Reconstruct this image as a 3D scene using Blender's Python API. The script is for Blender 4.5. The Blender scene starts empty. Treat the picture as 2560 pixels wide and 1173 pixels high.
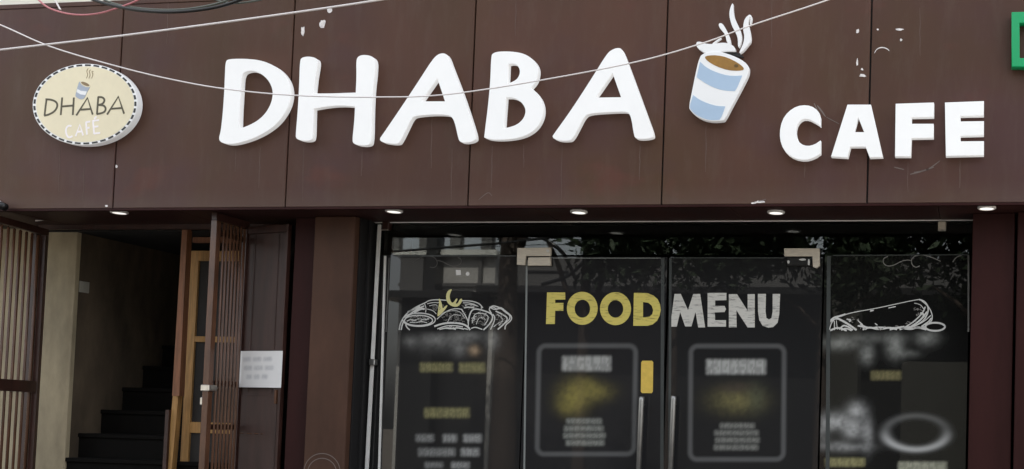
import bpy, bmesh, math, random
import numpy as np
from mathutils import Vector, Matrix

sc = bpy.context.scene
C = bpy.context.scene.collection
random.seed(7); rng = np.random.default_rng(5)

# ------------------------------------------------------------------ camera
CAM = Vector((5.57, -6.2421, 1.7021)); YAW, PITCH, ROLL = .1631, .0455, .027
FPX, PPX, PPY, W0, H0 = 2761.94, 2010.0, 947.65, 2560., 1173.
_r = Vector((math.cos(YAW), math.sin(YAW), 0))
CF = Vector((-math.sin(YAW)*math.cos(PITCH), math.cos(YAW)*math.cos(PITCH), math.sin(PITCH)))
_u = _r.cross(CF)
CR = math.cos(ROLL)*_r + math.sin(ROLL)*_u
CU = -math.sin(ROLL)*_r + math.cos(ROLL)*_u
cd = bpy.data.cameras.new('camera'); cam = bpy.data.objects.new('camera', cd); C.objects.link(cam)
cam.matrix_world = Matrix(((CR.x, CU.x, -CF.x, CAM.x), (CR.y, CU.y, -CF.y, CAM.y), (CR.z, CU.z, -CF.z, CAM.z), (0, 0, 0, 1)))
cd.sensor_fit = 'HORIZONTAL'; cd.sensor_width = 36; cd.lens = FPX/W0*36
cd.shift_x = (W0/2-PPX)/W0; cd.shift_y = (PPY-H0/2)/W0
cd.clip_start = .05; cd.clip_end = 2000
sc.camera = cam

# ------------------------------------------------------------------ sky, sun, exposure
SUN_EL, SUN_AZ = math.radians(52), math.radians(14)
w = bpy.data.worlds.new('World'); sc.world = w; w.use_nodes = True
nt = w.node_tree; bg = nt.nodes['Background']
sky = nt.nodes.new('ShaderNodeTexSky'); sky.sky_type = 'NISHITA'; sky.sun_disc = False
sky.sun_elevation = SUN_EL; sky.sun_rotation = SUN_AZ; sky.dust_density = 4; sky.air_density = 1.2
hs = nt.nodes.new('ShaderNodeHueSaturation'); hs.inputs['Saturation'].default_value = .3
nt.links.new(sky.outputs[0], hs.inputs['Color']); nt.links.new(hs.outputs[0], bg.inputs[0])
bg.inputs[1].default_value = .13
sl = bpy.data.lights.new('sun', 'SUN'); sl.energy = 4.0; sl.angle = math.radians(.5); sl.color = (1, .95, .87)
so = bpy.data.objects.new('sun', sl); C.objects.link(so)
sd = Vector((math.sin(SUN_AZ)*math.cos(SUN_EL), math.cos(SUN_AZ)*math.cos(SUN_EL), math.sin(SUN_EL)))
so.rotation_euler = sd.to_track_quat('Z', 'Y').to_euler()
sc.view_settings.view_transform = 'Standard'; sc.view_settings.look = 'None'
sc.view_settings.gamma = 1; sc.view_settings.exposure = 2.2
sc.render.engine = 'CYCLES'
sc.cycles.max_bounces = 8

# ------------------------------------------------------------------ rays from the photograph to real planes
def ray(px, py): return (CF*FPX + CR*(px-PPX) - CU*(py-PPY))
def P(px, py, Y): d = ray(px, py); return CAM + d*((Y-CAM.y)/d.y)
def PZ(px, py, Z): d = ray(px, py); return CAM + d*((Z-CAM.z)/d.z)
def PX(px, py, X): d = ray(px, py); return CAM + d*((X-CAM.x)/d.x)
def PV(px, py, A, dr):
    n = Vector((-dr.y, dr.x, 0)); d = ray(px, py); return CAM + d*((A-CAM).dot(n)/d.dot(n))
GLASS = .5
def M(px, py, Y):                       # where a thing seen mirrored in the glass stands
    p = P(px, py, 2*GLASS-Y); return Vector((p.x, Y, p.z))

# ------------------------------------------------------------------ materials
MATS = {}
def mat(name, col, rough=.5, metal=0, var=.0, scale=4, stretch=(1, 1, 1), bump=0, ior=1.45, emit=None, col2=None, coat=0, obj_rand=0):
    m = bpy.data.materials.new(name); m.use_nodes = True; t = m.node_tree; b = t.nodes['Principled BSDF']
    b.inputs['Base Color'].default_value = (*col, 1); b.inputs['Roughness'].default_value = rough
    b.inputs['Metallic'].default_value = metal; b.inputs['IOR'].default_value = ior
    b.inputs['Coat Weight'].default_value = coat
    if var or bump:
        tc = t.nodes.new('ShaderNodeTexCoord'); mp = t.nodes.new('ShaderNodeMapping'); mp.inputs['Scale'].default_value = stretch
        g = t.nodes.new('ShaderNodeNewGeometry')
        t.links.new(g.outputs['Position'], mp.inputs[0])
        n = t.nodes.new('ShaderNodeTexNoise'); n.inputs['Scale'].default_value = scale; n.inputs['Detail'].default_value = 7; n.inputs['Roughness'].default_value = .62
        t.links.new(mp.outputs[0], n.inputs[0])
        if var:
            r = t.nodes.new('ShaderNodeValToRGB'); c2 = col2 or tuple(min(1, c*(1+var)) for c in col)
            r.color_ramp.elements[0].position = .32; r.color_ramp.elements[1].position = .72
            r.color_ramp.elements[0].color = (*[c*(1-var) for c in col], 1); r.color_ramp.elements[1].color = (*c2, 1)
            t.links.new(n.outputs[0], r.inputs[0]); out = r.outputs[0]
            if obj_rand:
                oi = t.nodes.new('ShaderNodeObjectInfo'); mr = t.nodes.new('ShaderNodeMapRange')
                mr.inputs[3].default_value = 1-obj_rand; mr.inputs[4].default_value = 1+obj_rand
                t.links.new(oi.outputs['Random'], mr.inputs[0])
                mx = t.nodes.new('ShaderNodeVectorMath'); mx.operation = 'SCALE'
                t.links.new(out, mx.inputs[0]); t.links.new(mr.outputs[0], mx.inputs['Scale']); out = mx.outputs[0]
            t.links.new(out, b.inputs['Base Color'])
            rr = t.nodes.new('ShaderNodeMapRange'); rr.inputs[3].default_value = max(.02, rough-.1); rr.inputs[4].default_value = min(1, rough+.12)
            t.links.new(n.outputs[0], rr.inputs[0]); t.links.new(rr.outputs[0], b.inputs['Roughness'])
        if bump:
            bp = t.nodes.new('ShaderNodeBump'); bp.inputs['Strength'].default_value = bump; bp.inputs['Distance'].default_value = .01
            t.links.new(n.outputs[0], bp.inputs['Height']); t.links.new(bp.outputs[0], b.inputs['Normal'])
    if emit:
        b.inputs['Emission Color'].default_value = (*emit[0], 1); b.inputs['Emission Strength'].default_value = emit[1]
    MATS[name] = m; return m

def acp_material():
    m = mat('brown_cladding', (.078, .049, .042), .5, ior=1.3)
    t = m.node_tree; b = t.nodes['Principled BSDF']; L = t.links.new
    g = t.nodes.new('ShaderNodeNewGeometry'); oi = t.nodes.new('ShaderNodeObjectInfo')
    def noise(scale, st, det=6, ro=.6):
        mp = t.nodes.new('ShaderNodeMapping'); mp.inputs['Scale'].default_value = st; L(g.outputs['Position'], mp.inputs[0])
        n = t.nodes.new('ShaderNodeTexNoise'); n.inputs['Scale'].default_value = scale; n.inputs['Detail'].default_value = det; n.inputs['Roughness'].default_value = ro
        L(mp.outputs[0], n.inputs[0]); return n.outputs[0]
    def ramp(f, p0, p1, c0, c1):
        r = t.nodes.new('ShaderNodeValToRGB'); e = r.color_ramp.elements
        e[0].position = p0; e[1].position = p1; e[0].color = (*c0, 1); e[1].color = (*c1, 1); L(f, r.inputs[0]); return r.outputs[0]
    def mix(f, a, bb):
        x = t.nodes.new('ShaderNodeMix'); x.data_type = 'RGBA'
        L(f, x.inputs['Factor']); L(a, x.inputs['A']); L(bb, x.inputs['B']); return x.outputs['Result']
    base = ramp(noise(1.1, (1, 1, .6)), .3, .75, (.081, .040, .030), (.114, .053, .034))
    olive = ramp(noise(.9, (1, 1, 1.2)), 0, 1, (.100, .055, .029), (.079, .043, .022))
    f1 = ramp(noise(.7, (1.3, 1, .8), 4), .48, .68, (0, 0, 0), (.8, .8, .8))
    c = mix(f1, base, olive)
    mauve = ramp(noise(1.3, (1, 1, 1)), 0, 1, (.096, .048, .045), (.086, .042, .040))
    f0 = ramp(noise(1.0, (.8, 1, 1.1), 5, .55), .5, .62, (0, 0, 0), (.75, .75, .75))
    c = mix(f0, c, mauve)
    red = ramp(noise(1.3, (1, 1, 1)), 0, 1, (.120, .046, .034), (.125, .050, .034))
    f4 = ramp(noise(1.7, (1, 1, 1.6), 5, .55), .6, .7, (0, 0, 0), (.7, .7, .7))
    c = mix(f4, c, red)
    dust = ramp(noise(7, (3, 1, .22), 8, .7), 0, 1, (.125, .088, .070), (.165, .125, .10))
    f2 = ramp(noise(5, (2.2, 1, .45), 9, .72), .5, .80, (0, 0, 0), (.34, .34, .34))
    c = mix(f2, c, dust)
    sx_ = t.nodes.new('ShaderNodeSeparateXYZ'); L(g.outputs['Position'], sx_.inputs[0])
    mz = t.nodes.new('ShaderNodeMapRange'); mz.inputs[1].default_value = 3.13; mz.inputs[2].default_value = 3.005; mz.inputs[3].default_value = 0; mz.inputs[4].default_value = .55; L(sx_.outputs[2], mz.inputs[0])
    mm = t.nodes.new('ShaderNodeMath'); mm.operation = 'MULTIPLY'; L(mz.outputs[0], mm.inputs[0]); L(noise(3, (1, 1, 4), 6, .7), mm.inputs[1])
    c = mix(mm.outputs[0], c, dust)
    f3 = ramp(noise(60, (1, 1, 1), 3, .8), .62, .8, (0, 0, 0), (.30, .30, .30))
    c = mix(f3, c, dust)
    mr = t.nodes.new('ShaderNodeMapRange'); mr.inputs[3].default_value = .87; mr.inputs[4].default_value = .99; L(oi.outputs['Random'], mr.inputs[0])
    v = t.nodes.new('ShaderNodeVectorMath'); v.operation = 'SCALE'; L(c, v.inputs[0]); L(mr.outputs[0], v.inputs['Scale'])
    L(v.outputs[0], b.inputs['Base Color'])
    rr = t.nodes.new('ShaderNodeMapRange'); rr.inputs[3].default_value = .42; rr.inputs[4].default_value = .65; L(noise(5, (2, 1, .5)), rr.inputs[0]); L(rr.outputs[0], b.inputs['Roughness'])
    bp = t.nodes.new('ShaderNodeBump'); bp.inputs['Strength'].default_value = .25; bp.inputs['Distance'].default_value = .01; L(noise(1.6, (1, 1, 1), 3), bp.inputs['Height']); L(bp.outputs[0], b.inputs['Normal'])
    return m
ACP = acp_material()
PILLAR = mat('maroon_cladding', (.032, .0105, .0095), .55, ior=1.2, var=.25, scale=3, stretch=(2, 2, .3))
PILLARL = mat('brown_pillar_cladding', (.080, .040, .026), .55, ior=1.25, var=.25, scale=2.5, stretch=(1.5, 1.5, .6))
SOFFIT = mat('dark_maroon_soffit', (.040, .0145, .0125), .5, ior=1.3, var=.35, scale=4)
BLACK = mat('black_joint', (.008, .007, .007), .7)
PLASTER = mat('pale_plaster', (.84, .81, .70), .85, var=.10, scale=3, bump=.3)
CREAM = mat('cream_wall_paint', (.40, .33, .215), .75, var=.28, scale=5, bump=.2, stretch=(1, 1, .4))
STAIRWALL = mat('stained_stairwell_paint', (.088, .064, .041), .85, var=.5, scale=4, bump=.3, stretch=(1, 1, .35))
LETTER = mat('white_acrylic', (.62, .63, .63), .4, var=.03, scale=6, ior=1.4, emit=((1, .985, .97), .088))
LETTERSIDE = LETTER
GREEN = mat('green_acrylic', (.0, .36, .12), .3, var=.06, scale=6)
CUPBLUE = mat('pale_blue_print', (.46, .60, .76), .35, var=.04)
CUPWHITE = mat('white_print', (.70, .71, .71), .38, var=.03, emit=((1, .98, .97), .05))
COFFEE = mat('coffee_print', (.33, .17, .035), .35, var=.25, scale=9)
COFFEEDARK = mat('coffee_bean_print', (.14, .08, .02), .4)
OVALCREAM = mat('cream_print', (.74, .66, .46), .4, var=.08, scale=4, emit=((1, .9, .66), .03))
OVALBLACK = mat('black_print', (.012, .011, .01), .4)
OLIVE = mat('dark_olive_print', (.085, .07, .035), .45)
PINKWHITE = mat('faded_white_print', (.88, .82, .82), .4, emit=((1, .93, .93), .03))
GREYBLUE = mat('grey_blue_print', (.42, .47, .55), .4)
BROWNPRINT = mat('brown_print', (.28, .19, .09), .45)
SCAR = mat('bare_paint_scar', (.82, .76, .73), .8, var=.25, scale=40)
SCARDIM = mat('rubbed_scratch', (.16, .125, .11), .7)
DARKSCAR = mat('dark_smear', (.02, .015, .015), .8)
GATE = mat('brown_gate_paint', (.048, .020, .015), .35, var=.35, scale=14, stretch=(1, 1, .4), bump=.15)
GATEBAR = mat('worn_gate_bar_paint', (.105, .048, .027), .22, var=.4, scale=12, stretch=(1, 1, .25), bump=.1)
SHEET = mat('brown_sheet_metal', (.062, .034, .028), .42, var=.3, scale=4, stretch=(4, 4, .5), bump=.1)
STEEL = mat('bright_latch_steel', (.6, .56, .5), .3, metal=1, var=.2, scale=30)
SATIN = mat('satin_steel', (.36, .355, .34), .42, metal=1, var=.08, scale=20)
FITTING = mat('brushed_beige_fitting', (.62, .55, .45), .45, metal=.25, var=.12, scale=25, stretch=(1, 1, 6))
ALU = mat('aluminium_edge', (.82, .80, .76), .4, var=.1, scale=10)
WOOD = mat('yellow_pine', (.46, .25, .085), .6, var=.3, scale=9, stretch=(6, 6, .5), bump=.2)
WOODRED = mat('red_brown_timber', (.25, .105, .05), .6, var=.3, scale=9, stretch=(6, 6, .5), bump=.2)
MESHGREY = mat('grey_fly_mesh', (.035, .031, .028), .8, var=.15, scale=60)
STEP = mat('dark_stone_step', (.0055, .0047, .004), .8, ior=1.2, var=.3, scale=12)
CABLEWHITE = mat('white_cable', (.88, .82, .80), .5)
CABLEPINK = mat('pink_cable', (.62, .22, .24), .5)
CABLEBLACK = mat('black_cable', (.012, .012, .012), .3)
CABLEGREEN = mat('grey_green_cable', (.10, .11, .09), .35)
LAMP = mat('downlight_diffuser', (.9, .88, .84), .5, emit=((1, .96, .9), .24))
TRIM = mat('white_plastic', (.75, .73, .70), .4)
SWITCH = mat('aged_switch_plastic', (.36, .34, .29), .5, var=.1)
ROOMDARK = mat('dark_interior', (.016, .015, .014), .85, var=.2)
GOLD = mat('golden_sticker', (.70, .48, .09), .4, var=.1, scale=30)
ASPHALT = mat('asphalt', (.05, .048, .046), .85, var=.25, scale=30, bump=.3)
PAVE = mat('concrete_paving', (.15, .14, .125), .85, var=.2, scale=8, bump=.3)
EARTH = mat('dusty_ground', (.15, .13, .105), .9, var=.25, scale=3)
OPPWALL = mat('pale_opposite_wall', (.48, .48, .45), .8, var=.15, scale=1.5)
OPPDARK = mat('dark_opposite_opening', (.02, .02, .02), .3)
OPPGREY = mat('grey_opposite_wall', (.11, .11, .107), .8, var=.15, scale=1.5)
OPPDIM = mat('dull_grey_render', (.05, .05, .042), .85, var=.15, scale=2)
BARK = mat('bark', (.06, .045, .035), .9, var=.3, scale=10, bump=.5)
LEAF = mat('leaf', (.020, .034, .014), .7, var=.4, scale=6)
GLINT = mat('white_glint', (.72, .70, .68), .8)  # flat white for the reflections painted on the left pane

def chalk(name, col, dark):
    m = mat(name, col, .6); t = m.node_tree; b = t.nodes['Principled BSDF']; L = t.links.new
    g = t.nodes.new('ShaderNodeNewGeometry'); mp = t.nodes.new('ShaderNodeMapping')
    mp.inputs['Rotation'].default_value = (0, math.radians(28), 0); mp.inputs['Scale'].default_value = (8, 1, 55)
    L(g.outputs['Position'], mp.inputs[0])
    n = t.nodes.new('ShaderNodeTexNoise'); n.inputs['Scale'].default_value = 1.6; n.inputs['Detail'].default_value = 6; n.inputs['Roughness'].default_value = .7
    L(mp.outputs[0], n.inputs[0])
    r = t.nodes.new('ShaderNodeValToRGB'); e = r.color_ramp.elements
    e[0].position = .33; e[1].position = .47; e[0].color = (*dark, 1); e[1].color = (*col, 1)
    L(n.outputs[0], r.inputs[0]); L(r.outputs[0], b.inputs['Base Color']); return m
CHALKY = chalk('yellow_chalk_print', (.66, .55, .13), (.30, .24, .06))
CHALKW = chalk('white_chalk_print', (.60, .58, .53), (.16, .15, .14))
LINEW = mat('white_line_print', (.62, .61, .58), .6)
LINEG = mat('grey_line_print', (.19, .18, .165), .6)
LINED = mat('dim_line_print', (.07, .065, .06), .6)
YELPRINT = mat('pale_yellow_print', (.68, .62, .28), .6)

def film_material():
    m = mat('printed_black_film', (.012, .012, .012), .012, ior=1.47); t = m.node_tree; b = t.nodes['Principled BSDF']
    a = t.nodes.new('ShaderNodeAttribute'); a.attribute_name = 'print'; t.links.new(a.outputs['Color'], b.inputs['Base Color'])
    return m
FILM = film_material()
def paper_material():
    m = mat('printed_paper', (.7, .7, .7), .8); t = m.node_tree; b = t.nodes['Principled BSDF']
    a = t.nodes.new('ShaderNodeAttribute'); a.attribute_name = 'print'; t.links.new(a.outputs['Color'], b.inputs['Base Color']); return m
PAPERPRINT = paper_material()
def glass_material():
    m = bpy.data.materials.new('clear_glass'); m.use_nodes = True; t = m.node_tree; t.nodes.clear(); L = t.links.new
    o = t.nodes.new('ShaderNodeOutputMaterial'); mx = t.nodes.new('ShaderNodeMixShader'); tr = t.nodes.new('ShaderNodeBsdfTransparent')
    gl = t.nodes.new('ShaderNodeBsdfGlossy'); gl.inputs['Roughness'].default_value = .0
    tr.inputs['Color'].default_value = (.8, .84, .82, 1)
    fr = t.nodes.new('ShaderNodeFresnel'); fr.inputs['IOR'].default_value = 1.5
    L(fr.outputs[0], mx.inputs[0]); L(tr.outputs[0], mx.inputs[1]); L(gl.outputs[0], mx.inputs[2]); L(mx.outputs[0], o.inputs[0]); return m
GLASSM = glass_material()

# ------------------------------------------------------------------ mesh helpers
def link(name, me, m, parent=None):
    o = bpy.data.objects.new(name, me); C.objects.link(o)
    if m is not None and me is not None: me.materials.append(m)
    if parent is not None: o.parent = parent
    return o
def tag(o, label=None, cat=None, group=None, kind=None):
    if label: o['label'] = label
    if cat: o['category'] = cat
    if group: o['group'] = group
    if kind: o['kind'] = kind
    return o
def thing(name, label, cat, loc=(0, 0, 0), group=None):
    o = bpy.data.objects.new(name, None); C.objects.link(o); o.location = loc; o.empty_display_size = .1
    return tag(o, label, cat, group)
def rel(o):                                # parent keeps world-space vertices
    p = o.parent; o.location = (0, 0, 0)
    m = Vector((0, 0, 0)); q = p
    while q is not None: m += q.location; q = q.parent
    o.location = -m; return o
def raw(name, vs, fs, m, parent=None, smooth=False):
    me = bpy.data.meshes.new(name); me.from_pydata([tuple(v) for v in vs], [], fs); me.update()
    if smooth:
        for p in me.polygons: p.use_smooth = True
    return link(name, me, m, parent)
def bm_obj(name, bm, m, parent=None, smooth=False):
    bmesh.ops.recalc_face_normals(bm, faces=bm.faces)
    me = bpy.data.meshes.new(name); bm.to_mesh(me); bm.free()
    if smooth:
        for p in me.polygons: p.use_smooth = True
    return link(name, me, m, parent)
def add_box(bm, x0, x1, y0, y1, z0, z1, bev=0):
    r = bmesh.ops.create_cube(bm, size=1)
    for v in r['verts']:
        v.co = Vector((x0+(v.co.x+.5)*(x1-x0), y0+(v.co.y+.5)*(y1-y0), z0+(v.co.z+.5)*(z1-z0)))
    if bev:
        es = list({e for v in r['verts'] for e in v.link_edges})
        bmesh.ops.bevel(bm, geom=es, offset=bev, segments=1, affect='EDGES')
def box(name, x0, x1, y0, y1, z0, z1, m, parent=None, bev=.002):
    bm = bmesh.new(); add_box(bm, min(x0, x1), max(x0, x1), min(y0, y1), max(y0, y1), min(z0, z1), max(z0, z1), bev)
    return bm_obj(name, bm, m, parent)
def chaikin(p, n=2):
    for _ in range(n):
        q = []
        for a, b in zip(p, p[1:]+p[:1]):
            q.append((a[0]*.75+b[0]*.25, a[1]*.75+b[1]*.25)); q.append((a[0]*.25+b[0]*.75, a[1]*.25+b[1]*.75))
        p = q
    return p
def ell(cx, cy, rx, ry, n=48, a0=0, a1=2*math.pi, tilt=0):
    out = []
    for i in range(n):
        a = a0+(a1-a0)*i/n; x, y = rx*math.cos(a), ry*math.sin(a)
        out.append((cx+x*math.cos(tilt)-y*math.sin(tilt), cy+x*math.sin(tilt)+y*math.cos(tilt)))
    return out
def Z(x0, y0, s): return lambda p: (x0+p[0]/s, y0+p[1]/s)
def plate(name, loops, tr, yf, yb, m, parent=None, bevel=0, smooth=0):
    """flat shape from outlines (first outer, then holes): front face at yf, back at yb, rounded rim"""
    cu = bpy.data.curves.new(name, 'CURVE'); cu.dimensions = '2D'; cu.fill_mode = 'BOTH'
    for lp in loops:
        lp = chaikin(lp, smooth) if smooth else lp
        s = cu.splines.new('POLY'); s.points.add(len(lp)-1); s.use_cyclic_u = True
        for q, pt in zip(lp, s.points):
            X = P(*tr(q), yf); pt.co = (X.x, X.z, 0, 1)
    d = (yb-yf)/2; cu.extrude = max(d-bevel, .00005); cu.bevel_depth = bevel; cu.offset = -bevel; cu.bevel_resolution = 2
    tmp = bpy.data.objects.new('tmp', cu); C.objects.link(tmp)
    me = bpy.data.meshes.new_from_object(tmp.evaluated_get(bpy.context.evaluated_depsgraph_get()))
    bpy.data.objects.remove(tmp); bpy.data.curves.remove(cu)
    for v in me.vertices: x, y, z = v.co; v.co = (x, yf+d-z, y)
    me.materials.clear(); me.name = name; me.update()
    return link(name, me, m, parent)
def ribbons(name, lines, tr, y, m, parent=None, width=.006, thick=.0006, taper=False):
    """printed pen strokes: thin flat ribbons lying on the plane at depth y"""
    vs, fs = [], []
    for li, ln in enumerate(lines):
        wd = width
        if isinstance(ln, tuple): ln, k = ln; wd = width*k
        pts = [P(*tr(q), y-(li % 9)*.00006) for q in ln]
        for i, p in enumerate(pts):
            a = pts[max(0, i-1)]; b = pts[min(len(pts)-1, i+1)]; t = (b-a); t.y = 0
            if t.length < 1e-6: t = Vector((1, 0, 0))
            t.normalize(); n = Vector((-t.z, 0, t.x))
            ww = wd/2*(.35+.65*math.sin(math.pi*(i+.5)/len(pts)) if taper else 1)
            vs += [p+n*ww, p-n*ww, p+n*ww+Vector((0, thick, 0)), p-n*ww+Vector((0, thick, 0))]
        o = len(vs)-4*len(pts)
        for i in range(len(pts)-1):
            k = o+4*i; j = k+4
            fs += [(k, k+1, j+1, j), (k+2, j+2, j+3, k+3), (k, j, j+2, k+2), (k+1, k+3, j+3, j+1)]
    return raw(name, vs, fs, m, parent)
def smooth_line(p, n=3):
    for _ in range(n):
        q = [p[0]]
        for a, b in zip(p, p[1:]):
            q.append((a[0]*.75+b[0]*.25, a[1]*.75+b[1]*.25)); q.append((a[0]*.25+b[0]*.75, a[1]*.25+b[1]*.75))
        p = q+[p[-1]]
    return p
def tube(name, pts, r, m, parent=None, n=8, cyc=False):
    pts = [Vector(p) for p in pts]; vs, fs = [], []
    rs = r if isinstance(r, (list, tuple)) else [r]*len(pts)
    for i, p in enumerate(pts):
        t = (pts[min(i+1, len(pts)-1)]-pts[max(i-1, 0)]).normalized()
        u = t.cross(Vector((0, 1, 0.03))); u.normalize(); v = t.cross(u)
        for k in range(n):
            a = 2*math.pi*k/n; vs.append(p+(u*math.cos(a)+v*math.sin(a))*rs[i])
    for i in range(len(pts)-1):
        for k in range(n): fs.append((i*n+k, i*n+(k+1) % n, (i+1)*n+(k+1) % n, (i+1)*n+k))
    fs.append(tuple(range(n))[::-1]); fs.append(tuple(range((len(pts)-1)*n, len(pts)*n)))
    o = raw(name, vs, fs, m, parent, smooth=True); return o
def spline3(pts, n=12):
    out = []; q = [pts[0]]+list(pts)+[pts[-1]]
    for i in range(1, len(q)-2):
        for k in range(n):
            t = k/n; a, b, c, d = q[i-1], q[i], q[i+1], q[i+2]
            out.append(tuple(.5*((2*b[j])+(-a[j]+c[j])*t+(2*a[j]-5*b[j]+4*c[j]-d[j])*t*t+(-a[j]+3*b[j]-3*c[j]+d[j])*t**3) for j in range(len(b))))
    out.append(tuple(pts[-1])); return out
def full(p): return p

# ------------------------------------------------------------------ the ground
FLOOR = .62
tag(raw('ground', [(-150, -150, -.02), (150, -150, -.02), (150, 150, -.02), (-150, 150, -.02)], [(0, 1, 2, 3)], EARTH), kind='structure')
tag(box('road', -60, 60, -12.2, -3.2, -.1, -.004, ASPHALT, bev=0), kind='structure')
tag(box('pavement', -60, 60, -3.2, 0.1, -.1, .12, PAVE, bev=.01), kind='structure')
tag(box('far_pavement', -60, 60, -14.6, -12.2, -.1, .12, PAVE, bev=.01), kind='structure')
tag(box('forecourt', -2.4, 7.2, -.9, .62, .12, FLOOR, PAVE, bev=.01), kind='structure')
tag(box('entrance_step', -2.4, 7.2, -1.25, -.9, .12, .37, PAVE, bev=.01), kind='structure')

# ------------------------------------------------------------------ the cafe building
S, ZB, FH = 1.22, 3.0, 1.3375
ZT = ZB+FH
bld = thing('cafe_building', 'cafe front clad in dark brown panels with white letters above a glass shopfront', 'building')
panels = {}
for i in range(-3, 6):
    panels[i] = box('fascia_panel', S*i+.005, S*(i+1)-.005, 0, .03, ZB+.004, ZT, ACP, bld, bev=.003)
box('fascia_backing', -3.7, 7.35, .022, .06, ZB+.01, ZT-.01, BLACK, bld, bev=0)
box('fascia_cap', -3.7, 7.35, -.004, .2, ZT+.001, ZT+.03, ACP, bld)
box('fascia_bottom_trim', -3.7, 7.35, -.003, .022, ZB-.012, ZB+.002, PILLAR, bld)
YG = GLASS
for i in range(-3, 6):
    box('soffit_panel', S*i+.4+.003, S*(i+1)+.4-.003, .024, YG+.09, ZB, ZB+.02, SOFFIT, bld, bev=.001)
box('soffit_backing', -3.7, 7.3, .03, YG+.12, ZB+.015, ZB+.05, BLACK, bld, bev=0)
box('upper_wall', -3.7, 7.35, .1, .35, ZT+.03, 9.2, PLASTER, bld, bev=0)
box('upper_slab', -3.7, 7.35, .35, 9, ZB+.55, ZB+.7, PLASTER, bld, bev=0)
box('rear_wall', -3.7, 7.35, 8.8, 9, 0, 9.2, PLASTER, bld, bev=0)
box('roof', -3.7, 7.35, .35, 9, 9.0, 9.2, PLASTER, bld, bev=0)
for x in (-3.7, 7.15): box('side_wall', x, x+.2, .62, 8.8, 0, 9.0, PLASTER, bld, bev=0)
# pillars
xl0, xl1 = P(728, 700, .3).x, P(888, 700, .3).x
YP = .27
xr0, xr1 = P(2429, 700, YP).x, P(2522, 700, YP).x
xl05 = P(780, 700, YP).x
pl = box('pillar', xl05, xl1, YP, 1.0, FLOOR, ZB-.002, PILLARL, bld, bev=.006)
box('pillar_recess', xl0, xl05-.0005, YP+.05, .98, FLOOR, ZB-.003, PILLAR, bld, bev=.002)
box('jamb_lining', xl1+.0005, xl1+.012, YP+.05, YG+.1, FLOOR, ZB-.003, BLACK, bld, bev=.001)
box('jamb_bead', xl1+.0125, xl1+.03, YP+.13, YP+.15, FLOOR, ZB-.003, BLACK, bld, bev=.001)
pr = box('pillar', xr0, xr1+.03, YP, 1.0, FLOOR, ZB-.002, PILLAR, bld, bev=.004)
box('pillar', xr1+.045, 7.2, YP-.03, 1.0, FLOOR, ZB-.002, PILLAR, bld, bev=.004)
ring = [ell(805, 1180, 45, 46, 40, math.pi*1.02, math.pi*1.98), ell(805, 1182, 36, 36, 40, math.pi*1.02, math.pi*1.98)]
ribbons('worn_ring_mark', ring, full, YP-.002, SCARDIM, pl, width=.005)
# stairwell walls
XW = P(193, 600, .66).x
xwl = P(112, 600, .6).x
box('stair_front_return', -2.5, XW, .66, .70, FLOOR, ZB-.001, CREAM, bld, bev=.004)
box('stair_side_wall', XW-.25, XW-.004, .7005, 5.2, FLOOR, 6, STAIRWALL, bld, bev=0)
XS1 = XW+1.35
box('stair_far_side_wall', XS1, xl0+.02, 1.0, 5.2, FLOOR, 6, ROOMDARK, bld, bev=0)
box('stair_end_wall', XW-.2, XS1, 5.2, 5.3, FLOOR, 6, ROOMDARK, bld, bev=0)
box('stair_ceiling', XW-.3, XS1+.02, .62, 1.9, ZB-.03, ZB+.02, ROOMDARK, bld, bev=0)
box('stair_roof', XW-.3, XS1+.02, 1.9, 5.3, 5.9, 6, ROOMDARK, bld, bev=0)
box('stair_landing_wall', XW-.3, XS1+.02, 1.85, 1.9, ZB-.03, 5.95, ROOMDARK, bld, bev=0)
# room behind the glass
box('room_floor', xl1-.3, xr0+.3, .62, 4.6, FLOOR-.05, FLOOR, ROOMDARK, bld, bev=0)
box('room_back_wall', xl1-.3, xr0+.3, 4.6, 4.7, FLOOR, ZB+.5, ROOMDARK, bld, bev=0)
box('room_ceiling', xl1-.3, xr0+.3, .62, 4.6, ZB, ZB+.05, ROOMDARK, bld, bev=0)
# scars left on the cladding by earlier signs
def scar(panel, px, py, rx, ry, m=SCAR, tilt=0):
    n = 13; pts = [(q[0]+random.uniform(-.42, .3)*rx, q[1]+random.uniform(-.3, .3)*ry) for q in ell(px, py, rx, ry, n, tilt=tilt)]
    return plate('paint_scar', [pts], full, -.0012, .001, m, panels[panel], smooth=1)
for a in [(1, 825, 25, 6, 8), (1, 806, 61, 7, 12), (1, 757, 78, 5, 13), (3, 2145, 78, 4.5, 5), (4, 2249, 74, 12, 2.4), (4, 2195, 74, 3, 2),
          (3, 2143, 155, 2.4, 9), (3, 2155, 173, 3, 3), (3, 2157, 189, 8, 3.6), (4, 2253, 100, 3, 3), (0, 291, 416, 3, 4), (0, 266, 515, 3, 3), (3, 1902, 505, 14, 3), (3, 1885, 508, 6, 2)]:
    scar(*a)
scar(1, 799, 181, 5, 4, DARKSCAR); scar(1, 797, 176, 2, 7, DARKSCAR, .5)
ribbons('rubbed_scratch', [smooth_line([(2186, 133), (2192, 122), (2206, 118), (2218, 122), (2223, 127)])], full, -.0012, SCAR, panels[4], width=.006, taper=True)
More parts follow.
